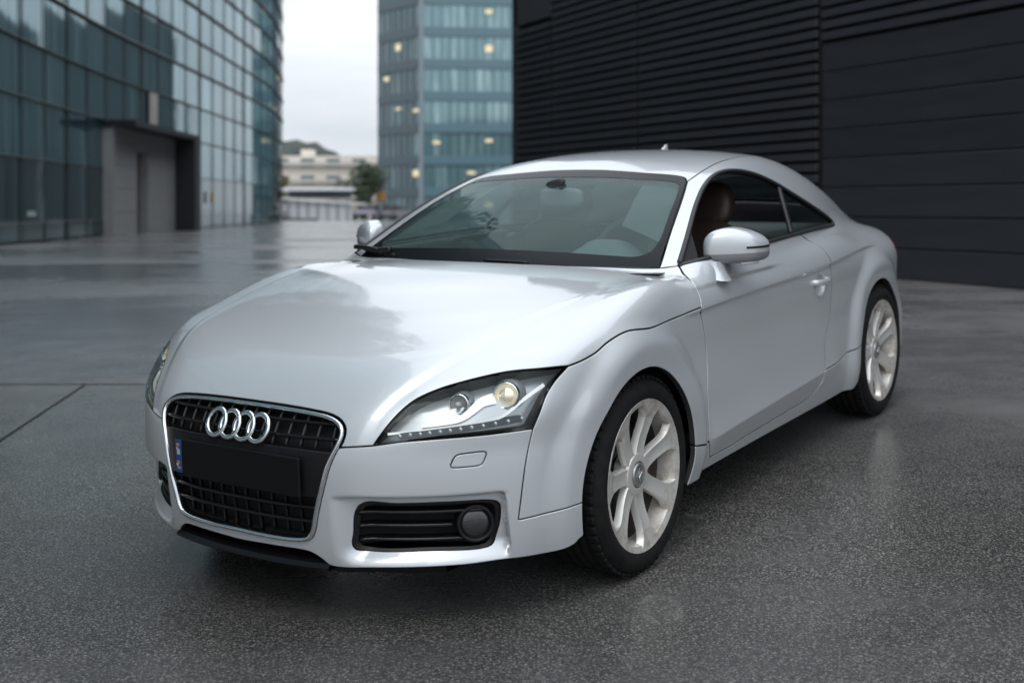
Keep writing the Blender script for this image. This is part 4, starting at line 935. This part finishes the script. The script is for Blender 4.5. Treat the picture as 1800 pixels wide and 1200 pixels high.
# four interlocked rings
emb = empty('ring_emblem', parent=car)
cN = np.array([.90,0,.43]); 
for i, y in enumerate((-.0885,-.0295,.0295,.0885)):
    c = frontcast([y],[.578])[0]+np.array([.012,0,.004]); up_ = np.array([-.40,0,.917])
    a = np.linspace(0, 2*np.pi, 49)[:-1]; lat = frontcast([y+.03],[.578])[0]-frontcast([y-.03],[.578])[0]; lat /= np.linalg.norm(lat)
    nn = np.cross(lat, up_); nn *= np.sign(nn[0])
    pth = c+.0405*(np.cos(a)[:,None]*lat+np.sin(a)[:,None]*up_)+nn*(.0022*np.cos(a)[:,None]*(1 if i < 4 else -1))
    mb = MB(); mb.tube(pth, 1, closed=True, up=np.tile(nn,(48,1)), sec=[(.0074,-.005),(.0074,.000),(.005,.0035),(0,.0052),(-.005,.0035),(-.0074,0),(-.0074,-.005)]); mb.build('ring', BRIGHT, emb, smooth=True)

# ---- lower air intakes and fog lamps, splitter ----
fogc = fogL.mean(0)
for sgn in (1,-1):
    fx = (lambda P: np.array(P)) if sgn > 0 else mir
    ff = lambda P: F(P*np.array([1,sgn,1.]))+.045
    big = fogc+(fogL-fogc)*1.06; fr2 = Frame((-.15,0,.42), (1,0,0))
    vent = panel('air_intake', [fx(big)], fr2, VOID, car, h=.04, flange=0, gap=0, f=ff)
    panel('intake_frame', [fx(fogL), fx(fogc+(fogL-fogc)*np.array([.90,.93,.86]))], fr2, BLACK, vent, h=.02, flange=.03, gap=.001, f=lambda P: F(P*np.array([1,sgn,1.])), raise_=-.006)
    for z in (.350,.310,.268):
        y0, y1 = .392, (.70 if z > .34 else .625 if z > .3 else .70); y = np.linspace(y0, y1, 24)
        p = frontcast(y, z+0*y, lambda P: F(P)+.006); mb = MB()
        mb.tube(fx(p), 1, sec=[(.005,-.03),(.005,.004),(0,.007),(-.006,.004),(-.006,-.03)], up=(1,.25*sgn,0)); mb.build('slat', GLOSSB, vent, smooth=True)
    c = fx(ED['fogl'])[0]; n = grad(np.array([ED['fogl'][0]]), Flower)[0]*np.array([1,sgn,.0]) if False else np.array([.72,.69*sgn,0.05]); n /= np.linalg.norm(n); c = c+n*.004
    mb = MB(); mb.lathe([(.057,-.05),(.055,-.002),(.051,.004),(.046,.003),(.043,-.006),(.042,-.03)], c, n, 40); fl_ = mb.build('fog_lamp', BLACK, car)
    mb = MB(); mb.lathe([(0,.001),(.02,0),(.034,-.003),(.042,-.008)], c, n, 40); mb.build('lens', mat('fog_lens', (.02,.021,.023), .06, 0, .9), fl_)
y = np.linspace(-.325,.325,30); xf = frontcast(y, .235+0*y)[:,0]
mb = MB(); mb.grid([[ (x-.12,q,.190),(x-.004,q,.183),(x+.003,q,.187),(x+.002,q,.194),(x-.03,q,.210),(x-.12,q,.212)] for x, q in zip(xf, y)]); mb.build('front_splitter', GLOSSB, car)
yy = np.linspace(-.60,.60,40); mb = MB(); xf = frontcast(yy, .22+0*yy)[:,0]; mb.grid([[(x-.03,q,.205),(x-.05,q,.165),(x-.5,q,.16)] for x, q in zip(xf, yy)]); mb.build('undertray', VOID, car)

# ---- headlamps ----
hl_loop = path(E('hl_bot'), E('hl_side'), E('hl_top', 1))
BOWL = mat('lamp_bowl_grey', (.50,.52,.54), .28, .5); LAMPW = mat('lamp_reflector', (.82,.81,.78), .22, .75)
WARM = mat('lit_bulb', (.92,.86,.70), .10, .85, emit=(1,.86,.60), es=.22); LED = mat('led_chip', (.55,.57,.60), .2, .6)
fr_hl = Frame((-.1,0,.3), (.7,.75,.3))
for sgn in (1,-1):
    M = np.array([1,sgn,1.]); fs = lambda d: (lambda P: F(P*M)+d)
    fh = Frame((-.1,0,.3), (.7,.75*sgn,.3)); fx = lambda P: np.array(P)*M
    hc = hl_loop.mean(0)
    hl = panel('headlight', [fx(hl_loop)], fh, BOWL if sgn > 0 else bpy.data.materials.get('lit_cream_lamp_side') or mat('lit_cream_lamp_side', (.62,.58,.44), .3), car, h=.02, flange=0, gap=-.002, f=fs(.062), nf=fs(0.0))  # far lamp's bowl and bezel get cream colour for its warm lit look
    LL = resample(hl_loop, .01, True); nn = grad(LL); mb = MB()
    mb.grid([[fx(p-n*.002), fx(p-n*.066)] for p, n in zip(LL, nn)], closed_u=True); mb.build('bezel', BLACK if sgn > 0 else bpy.data.materials['lit_cream_lamp_side'], hl)
    panel('lens', [fx(hl_loop)], fh, LENS, hl, h=.014, flange=0, gap=.008, f=fs(0), raise_=-.001)
    panel('gasket', [fx(hl_loop), fx(np.array([hc+(p-hc)*.975 for p in hl_loop]))], fh, GLOSSB, hl, h=.02, flange=.012, gap=.004, thin=True, f=fs(0), raise_=-.0015)
    def lamp_pt(k, d):
        P = np.array(ED[k]); return P-grad(P)*d
    for key, rad, depth, mm in (('lamp_main',.031,.030,WARM),('lamp_side',.024,.036,LAMPW)):
        c = lamp_pt(key, depth)[0]; ax = np.array([.93,.30,.12]); ax /= np.linalg.norm(ax); mb = MB()
        mb.lathe([(rad*1.28,-.03),(rad*1.32,.0),(rad*1.24,.008),(rad*1.12,.008),(rad*1.02,-.004),(rad*.9,-.03)], fx(c), fx(ax), 32); lr = mb.build('lamp_ring', BRIGHT, hl)
        mb = MB(); prof = [(rad*math.sin(t), rad*.75*math.cos(t)-.012) for t in np.linspace(0, math.pi/2, 9)] if key == 'lamp_main' else [(0,-.012),(rad*.3,-.014),(rad*.7,-.008),(rad*1.0,.004)]
        mb.lathe(prof, fx(c), fx(ax), 32); mb.build('projector_lens' if key == 'lamp_main' else 'reflector_bowl', mm if key == 'lamp_main' else LAMPW, lr)
        if key == 'lamp_side': mb = MB(); mb.lathe([(0,.02),(.006,.018),(.008,.0),(.008,-.02)], fx(c), fx(ax), 16); mb.build('bulb', mat('bulb_glass', (.5,.5,.5), .1), lr)
        mb = MB(); mb.lathe([(rad*1.5,-.055),(rad*1.45,-.02),(rad*1.3,-.012)], fx(c), fx(ax), 32); mb.build('lamp_shroud', BOWL, hl)
    def ribbon(name, key, d0, d1, w0, w1, mm):
        C_ = catmull(ED[key], 6); n = grad(C_); T = np.gradient(C_, axis=0); T /= np.linalg.norm(T, axis=1, keepdims=True); B = np.cross(n, T); B *= np.sign(B[:,2:3])
        t = np.linspace(0,1,len(C_))[:,None]; w = (w0*(1-t)+w1*t); d = d0*(1-t)+d1*t
        c = C_-n*d; mb = MB(); mb.grid([[fx(a) for a in r] for r in np.stack([c-B*w*.5-n*.012, c-B*w*.5, c+B*w*.5, c+B*w*.5-n*.012], 1)], smooth=False); return mb.build(name, mm, hl)
    ribbon('reflector_blade', 'blade_top', .030, .040, .006, .034, LAMPW)
    ribbon('reflector_blade', 'blade_low', .022, .030, .007, .011, LAMPW)
    Lp = np.array(ED['leds']); n = grad(Lp); mb = MB(); T = np.gradient(Lp, axis=0); T /= np.linalg.norm(T, axis=1, keepdims=True); B = np.cross(n, T); B *= np.sign(B[:,2:3])
    cc_ = Lp-n*.018; mb.grid([[fx(a) for a in r] for r in np.stack([cc_-B*.009, cc_+B*.009, cc_+B*.010-n*.02], 1)], smooth=False); led = mb.build('led_strip', mat('led_strip_grey', (.10,.11,.12), .25, .5), hl)
    for q, b_ in zip(cc_+n*.002, B):
        mb = MB(); mb.lathe([(0,.003),(.003,.0022),(.0042,0),(.0055,.0005),(.006,-.001)], fx(q), fx(n[0]), 12); mb.build('led', LED, led)
    mb = MB(); low = catmull(ED['blade_low'],6); low = low[:len(low)*3//4]; nl = grad(low); mb.grid([[fx(p-m2*.034-np.array([0,0,.004])), fx(p-m2*.05+np.array([-.03,0,.05]))] for p, m2 in zip(low, nl)]); mb.build('inner_reflector', BOWL, hl)

# ---- mirrors, handles, aerial, wipers ----
for sgn, dr in ((1, doors[0]), (-1, doors[1])):
    M = np.array([1,sgn,1.]); fx = lambda P: np.array(P)*M
    c = np.array([-.785,.884,.985]); nu, nv = 40, 24; G = []
    for i in range(nu):
        th = 2*np.pi*i/nu; row = []
        for j in range(nv+1):
            ph = -np.pi/2+np.pi*j/nv; sp = lambda v, e: np.sign(v)*abs(v)**e
            e_ = .52 if ph > 0 else .32
            y = sp(np.cos(ph),e_)*sp(np.cos(th),.50); x = sp(np.cos(ph),e_)*sp(np.sin(th),.8); z = sp(np.sin(ph),.76 if ph > 0 else .50)
            x = x*(.085 if x > 0 else .045)*(1-.22*max(0,y)**2)
            zz = z*(.072-.030*max(0,y+.15)**1.4-.012*max(0,-y-.3)) if z > 0 else z*(.060-.006*y)
            row.append(fx(c+np.array([x-.055*y, .100*y, zz])))
        G.append(row)
    G = np.array(G); cap = c[2]-.030
    mb = MB(); mb.grid(G, closed_u=True); mir_ = mb.build('wing_mirror', PAINT, dr)
    low = MB(); kk = [j for j in range(nv+1) if G[0,j,2] < cap+.012]; Q = G[:,kk]; cn = np.array(fx(c)); Q = cn+(Q-cn)*1.012; low.grid(Q, closed_u=True); low.build('mirror_base', mat('grey_mirror_base', (.30,.31,.33), .4, .4, .3) if sgn > 0 else bpy.data.materials['grey_mirror_base'], mir_)
    th = np.linspace(.32*np.pi, .02*np.pi, 12); sl = []
    jm = nv//2; sl = [G[int(round(a/(2*np.pi)*nu)) % nu, jm] for a in np.linspace(.40*np.pi, -.02*np.pi, 10)]
    mb = MB(); mb.tube(catmull(sl, 4), .0045, 6); mb.build('indicator_slot', BLACK, mir_)
    ind = [G[int(round(a/(2*np.pi)*nu)) % nu, 3]+np.array([0,0,-.004]) for a in np.linspace(.45*np.pi, .1*np.pi, 8)]
    mb = MB(); mb.tube(catmull(ind, 3), .006, 6); mb.build('courtesy_lamp', mat('clear_lamp', (.6,.6,.6), .1) if sgn > 0 else bpy.data.materials['clear_lamp'], mir_)
    p0 = np.array([-.715,.826,.945]); p1 = np.array([-.685,.852,.878])
    mb = MB(); secs = []
    for t in np.linspace(0,1,9):
        q = p0*(1-t)+p1*t+np.array([0,-.008*math.sin(math.pi*t),0]); w = .095-.014*math.sin(math.pi*t); d = .036+.014*t
        secs.append([fx(q+np.array([w*.62*math.cos(a), d*math.sin(a)*.9, -.010*math.sin(a)])) for a in np.linspace(0, 2*np.pi, 21)[:-1]])
    mb.grid(np.swapaxes(np.array(secs),0,1), closed_u=True); mb.build('mirror_stalk', PAINT, mir_)
    a, b = np.array([-1.572,.889,.753]), np.array([-1.735,.889,.749]); hp = [a+np.array([.0,-.012,0]), a+np.array([-.006,.004,0]), a*.8+b*.2+np.array([0,.014,0]), (a+b)/2+np.array([0,.017,0]), a*.2+b*.8+np.array([0,.014,0]), b+np.array([.006,.004,0]), b+np.array([0,-.012,0])]
    mb = MB(); mb.tube(fx(catmull(hp, 5)), 1, sec=[(.013*math.cos(t), .009*math.sin(t)) for t in np.linspace(0,2*np.pi,15)[:-1]], up=(0,1.*sgn,0)); mb.build('door_handle', PAINT, dr, smooth=True)
    # paler reveal behind the handle
top = topcast([-1.93],[0])[0]; mb = MB()
mb.grid([[top+np.array([.045*math.cos(a)*(1-t*.72)-.040*t, .012*math.sin(a)*(1-t*.7), -.004+.034*t**1.2]) for t in np.linspace(0,1,7)] for a in np.linspace(0,2*np.pi,17)[:-1]], closed_u=True); mb.build('roof_aerial', PAINT, car)
def wiper(pts, r): 
    mb = MB(); mb.tube(catmull(pts, 6), r, 8); return mb.build('wiper', BLACK, car)
def wsp(y, z, up=.012):
    P, h = cast(np.array([[1.5,y,z]]), np.array([[-1.,0,0]]), 3.5, Fgreen); return P[0]+grad(P, Fgreen)[0]*up
w1 = wiper([wsp(-.50,.940,.03), wsp(-.58,.940,.022), wsp(-.69,.945,.016)], [.012]*13)
wiper([wsp(-.69,.948,.014), wsp(-.60,.940,.016), wsp(-.47,.932,.014)], .006)
wiper([wsp(-.55,.936,.02), wsp(-.62,.938,.03), wsp(-.745,.938,.03)], .010)
wiper([wsp(.0,.932,.012), wsp(.1,.931,.012), wsp(.2,.930,.010)], .005)

# ---- wheels ----
def rubber_mat():
    m = mat('tyre_rubber', (.008,.008,.009), .8, spec=.3); n = NT(m); co = n.coord(); f = n.noise(co, 30, 4)
    n.l(n.ramp(f, [(.35,(.005,.005,.006)),(.7,(.012,.0115,.011))]), n.b.inputs['Base Color']); n.l(n.bump(n.noise(co, 220, 2), .25, .004), n.b.inputs['Normal']); return m
def rim_mat():
    m = mat('champagne_alloy', (.76,.745,.71), .32, .45, .3); n = NT(m); co = n.coord(); sx = n.n('ShaderNodeSeparateXYZ'); n.l(co, sx.inputs[0])
    r = n.n('ShaderNodeVectorMath', _operation='LENGTH'); cb = n.n('ShaderNodeCombineXYZ'); n.l(sx.outputs[0], cb.inputs[0]); n.l(sx.outputs[2], cb.inputs[2]); n.l(cb.outputs[0], r.inputs[0])
    deep = n.math('LESS_THAN', sx.outputs[1], .052); ring = n.math('GREATER_THAN', r.outputs['Value'], .185)
    dirt = n.math('MULTIPLY', n.math('MULTIPLY', deep, ring), n.ramp(n.noise(co, 18, 5, .65), [(.42,0.),(.68,1.)]))
    n.l(n.mixc(n.math('MULTIPLY', dirt, .6), (.76,.745,.71), (.26,.16,.09)), n.b.inputs['Base Color'])
    n.l(n.math('MULTIPLY_ADD', dirt, .3, .38), n.b.inputs['Roughness']); return m
TYRE, RIM = rubber_mat(), rim_mat(); DISC = mat('brake_steel', (.045,.045,.048), .45, .7); CAL = mat('caliper_red', (.10,.018,.016), .5); CAPM = mat('centre_cap_grey', (.42,.425,.43), .3, .7)
def make_wheel(cx, yc, cz, sgn, phase):
    w = empty('wheel', (cx, sgn*yc, cz), 0, car)
    if sgn < 0: w.rotation_euler = (0,0,math.pi)
    # tyre, y = 0 is the rim face, outward +
    prof = [(.236,-.012),(.242,.000),(.250,.005),(.266,.010),(.283,.009),(.298,.002),(.308,-.010),(.314,-.024),(.3175,-.042)]
    tr = []
    for g in (-.058,-.092,-.126,-.16): tr += [(.3215,g+.006),(.314,g+.004),(.314,g-.004),(.3215,g-.006)]
    prof += tr+[(.3215,-.178),(.3195,-.196),(.312,-.212),(.29,-.224),(.26,-.222),(.236,-.205)]
    prof = [(r*(.989 if r > .27 else 1), q) for r, q in prof]
    mb = MB(); mb.lathe(prof, (0,0,0), (0,1,0), 96); ty = mb.build('tyre', TYRE, w)
    # sidewall ribs and shoulder blocks
    mb = MB()
    for k in range(60):
        a = 2*np.pi*k/60; ca, sa = math.cos(a), math.sin(a); R3 = np.array([[ca,0,-sa],[0,1,0],[sa,0,ca]])
        mb.box(R3@np.array([.3140,-.026,0]), (.012,.030,.0225), R3, bev=.003)
    mb.build('tread_block', TYRE, ty)['kind'] = 'stuff'
    mb = MB(); mb.lathe([(.225,-.004),(.236,.001),(.2445,.0035),(.2475,-.001),(.245,-.010)], (0,0,0), (0,1,0), 96)
    mb.lathe([(.225,-.004),(.222,-.014),(.216,-.066)], (0,0,0), (0,1,0), 96)
    # seven dished spokes
    rs = np.array([.060,.08,.105,.13,.155,.178,.198,.214,.226,.233]); half = np.array([.0270,.0262,.0252,.0250,.0255,.0275,.033,.042,.053,.060]); face = np.array([-.026,-.027,-.025,-.021,-.015,-.010,-.006,-.003,-.001,.000])
    for k in range(7):
        a = phase+2*np.pi*k/7; er = np.array([math.cos(a),0,math.sin(a)]); et = np.array([-math.sin(a),0,math.cos(a)]); rows = []
        for r, h_, f_ in zip(rs, half, face):
            dish = .0045*min(1,(r-.055)/.04)*min(1, max(0,(.232-r)/.06)); th = .024
            rows.append([er*math.sqrt(max(r*r-(q*h_)**2*(1 if r > .19 else 0), 1e-6))+et*q*h_+np.array([0,f_+d,0]) for q, d in ((-1.12,-th),(-1.0,-.003),(-.93,0),(-.62,-dish*.55),(-.2,-dish),(.3,-dish*1.1),(.62,-dish*.6),(.93,0),(1.0,-.003),(1.12,-th))])
        mb.grid(rows)
    mb.lathe([(.074,-.075),(.072,-.032),(.066,-.025),(.052,-.021),(.043,-.022),(.040,-.034)], (0,0,0), (0,1,0), 56)
    m3 = MB(); m3.lathe([(.216,-.066),(.208,-.10),(.205,-.17),(.225,-.20)], (0,0,0), (0,1,0), 64)
    rim = mb.build('rim', RIM, w); m3.build('rim_barrel', mat('shaded_rim_barrel', (.10,.085,.07), .6, .3), rim)  # deep barrel coloured dark so the spoke gaps read as shade
    for p_ in rim.data.polygons: p_.use_smooth = True
    rim.data.set_sharp_from_angle(angle=math.radians(32))
    mb = MB(); mb.lathe([(.0395,-.034),(.0385,-.021),(.036,-.0175),(.030,-.0165),(.029,-.018),(0,-.0165)], (0,0,0), (0,1,0), 40); cap = mb.build('centre_cap', CAPM, w)
    mb = MB(); cv = catmull([(.010,-.0145,.020),(-.004,-.0145,.018),(-.010,-.0145,.008),(.002,-.0145,.0),(.009,-.0145,-.008),(.002,-.0145,-.018),(-.012,-.0145,-.019)], 6); mb.tube(cv, .0022, 6); mb.build('cap_mark', BRIGHT, cap)
    mb = MB()
    for k in range(5):
        a = 2*np.pi*k/5+.3; mb.lathe([(0,-.030),(.006,-.030),(.0075,-.034),(.0075,-.05)], (.050*math.cos(a),0,.050*math.sin(a)), (0,1,0), 12)
    mb.build('wheel_bolt', CAPM, w)['kind'] = 'stuff'
    mb = MB(); mb.lathe([(0,-.085),(.075,-.085),(.078,-.098),(.165,-.098),(.165,-.122),(.07,-.122)], (0,0,0), (0,1,0), 56); mb.build('brake_disc', DISC, w)
    mb = MB(); mb.lathe([(0,-.135),(.19,-.135),(.203,-.140)], (0,0,0), (0,1,0), 48); mb.build('spoke_gap_shade', VOID, w)  # added black disc, stands in for the shade between the spokes
    mb = MB(); an = np.linspace(math.radians(165), math.radians(225), 10); mb.grid([[(r*math.cos(a),y,r*math.sin(a)) for r, y in ((.10,-.075),(.17,-.070),(.182,-.085),(.182,-.13),(.10,-.13))] for a in an]); mb.build('brake_caliper', CAL, w)
    mb = MB(); mb.tube([(.176,-.03,.09),(.19,-.012,.1)], .005, 8); mb.build('valve', BLACK, w)
for cx, yy_ in ((0,.893),(-2.468,.886)):
    for sgn in (1,-1): make_wheel(cx, yy_, .3195, sgn, math.radians(-98 if cx == 0 else -100))

# ---- cabin ----
LEA = mat('brown_leather', (.042,.027,.021), .45); n = NT(LEA); n.l(n.bump(n.noise(n.coord(), 160, 3), .2, .004), n.b.inputs['Normal'])
DASH = mat('dash_grey', (.05,.056,.06), .6); DASHL = mat('dash_top', (.13,.145,.15), .65)
mb = MB(); rows = []
for y in np.linspace(-.68,.68,41):
    bin_ = math.exp(-((y-.36)/.14)**4); z0 = .915; rows.append([(-.44,y,.88),(-.50,y,z0-.01),(-.62,y,z0+.012+.02*bin_),(-.74,y,z0+.012+.075*bin_),(-.80,y,z0-.0+.072*bin_),(-.84,y,z0-.07),(-.86,y,.70),(-.80,y,.5)])
mb.grid(rows); mb.build('dashboard', DASHL, car)
sw = empty('steering_wheel', (-.93,.36,.895), 0, car); sw.rotation_euler = (0, math.radians(-24), 0)
mb = MB(); a = np.linspace(0,2*np.pi,49)[:-1]; mb.tube([(0,.185*math.cos(t),.185*math.sin(t)) for t in a], .0165, 10, closed=True); mb.build('wheel_ring', mat('wheel_leather', (.03,.032,.034), .45), sw)
mb = MB(); mb.lathe([(0,-.04),(.05,-.035),(.068,-.015),(.07,.03)], (0,0,0), (-1,0,0), 24)
for t in (0, math.pi, -math.pi/2): mb.box((.005,.12*math.cos(t),.12*math.sin(t)), (.012,.13 if t != -math.pi/2 else .045,.045 if t != -math.pi/2 else .13), bev=.004)
mb.build('wheel_hub', DASH, sw)
def blob(mb, c, r, e=(.6,.7), nu=28, nv=18, shape=None):
    rows = []
    for i in range(nu):
        th = 2*np.pi*i/nu; row = []
        for j in range(nv+1):
            ph = -np.pi/2+np.pi*j/nv; sp = lambda v, q: np.sign(v)*abs(v)**q
            p = np.array([sp(np.cos(ph),e[0])*sp(np.cos(th),e[1]), sp(np.cos(ph),e[0])*sp(np.sin(th),e[1]), sp(np.sin(ph),e[0])])
            if shape: p = shape(p)
            row.append(np.array(c)+p*np.array(r))
        rows.append(row)
    mb.grid(rows, closed_u=True)
for y in (.37,-.36):
    seat = empty('seat', (-1.45,y,.3), 0, car)
    def lean(p): return p*np.array([1,1-.30*max(p[2],0)**2,1])+np.array([-.9*p[2]-.3*p[2]**2*np.sign(p[2])*0,0,0])*1.0
    mb = MB(); blob(mb, (-.02,0,.38), (.085,.255,.34), (.5,.6), shape=lambda p: np.array([p[0]-1.35*p[2]*.55, p[1]*(1-.22*max(p[2],0)**2), p[2]])); mb.build('seat_back', LEA, seat)
    mb = MB(); blob(mb, (.25,0,.10), (.27,.25,.09), (.5,.5)); mb.build('seat_cushion', LEA, seat)
    for s2 in (1,-1):
        mb = MB(); blob(mb, (.045,.205*s2,.38), (.075,.055,.27), (.6,.7), shape=lambda p: np.array([p[0]-1.35*p[2]*.5, p[1], p[2]])); mb.build('side_bolster', LEA, seat)
    mb = MB(); blob(mb, (-.16,0,.785), (.058,.135,.098), (.55,.6), shape=lambda p: np.array([p[0]-.45*p[2], p[1]*(1-.16*max(p[2],0)), p[2]])); mb.build('headrest', LEA, seat)
    mb = MB()
    for s2 in (1,-1): mb.tube([(-.13,.06*s2,.60),(-.15,.06*s2,.75)], .007, 8)
    mb.build('headrest_post', BRIGHT, seat)
mb = MB(); rows = [[(-1.86,y,.55),(-1.92,y,.90),(-2.02,y,.925),(-2.9,y,.90)] for y in np.linspace(-.66,.66,9)]; mb.grid(rows); mb.build('rear_shelf', DASH, car)
mb = MB()
for y in (.30,-.30): blob(mb, (-1.90,y,.80), (.07,.25,.16), (.6,.6))
mb.build('rear_bench', LEA, car)
HEAD = mat('headlining', (.09,.09,.09), .9)
xx = np.linspace(-1.16,-2.06,12); mb = MB(); mb.grid([[topcast([x],[y])[0]-np.array([0,0,.035]) for y in np.linspace(-.5,.5,11)] for x in xx]); mb.build('headlining', HEAD, car)
for sgn in (1,-1):
    fx = (lambda P: np.array(P)) if sgn > 0 else mir
    ring_ = resample(E('dlo_top')[5:-6], .03); mb = MB(); rows = []
    for k in range(6):
        tg = ring_+np.array([0,-.035,.035])*k; tg[:,1] = np.maximum(tg[:,1], .42); c_ = np.stack([tg[:,0]*.5-.75, 0*tg[:,0], 0*tg[:,0]+.75], 1); d_ = tg-c_; d_ /= np.linalg.norm(d_, axis=1, keepdims=True)
        rows.append(fx(cast(c_+d_*1.6, -d_, 1.6, lambda P: F(P)+.026)[0]))
    mb.grid(rows); mb.build('pillar_trim', HEAD, car)
    mb = MB(); b = resample(E('belt'), .05); mb.grid([[fx(p+np.array([0,-.03,-.012])), fx(p+np.array([0,-.10,-.02])), fx(p+np.array([0,-.13,-.2])), fx(p+np.array([0,-.13,-.5]))] for p in b]); mb.build('door_card', DASH if sgn > 0 else LEA, doors[0 if sgn > 0 else 1])
rv = empty('rear_view_mirror', (-1.03,-.02,1.158), math.radians(0), car)
mb = MB(); blob(mb, (0,-.01,-.01), (.022,.105,.040), (.5,.5)); mb.build('mirror_shell', mat('mirror_grey', (.16,.17,.175), .4), rv)
mb = MB(); blob(mb, (.062,.0,.050), (.016,.045,.019), (.7,.6), shape=lambda p: np.array([p[0], p[1], p[2]+.5*p[1]])); mb.tube([(0,0,.02),(.03,.0,.04),(.062,0,.052)], .009, 8); mb.build('mirror_mount', mat('sensor_grey', (.045,.045,.048), .5), rv)
mb = MB(); sv = topcast([-1.26],[-.33])[0]; blob(mb, sv+np.array([.05,.10,-.05]), (.10,.16,.012), (.6,.6)); mb.build('sun_visor', HEAD, car)
# keep the tree at thing > part > sub-part
for o in list(car.children_recursive):
    if o.name.split('.')[0] in ('wing_mirror', 'number_plate'): o.parent = car
def depth(o):
    d = 0
    while o.parent: o = o.parent; d += 1
    return d
for _ in range(3):
    for o in list(car.children_recursive):
        if depth(o) > 2: o.parent = o.parent.parent
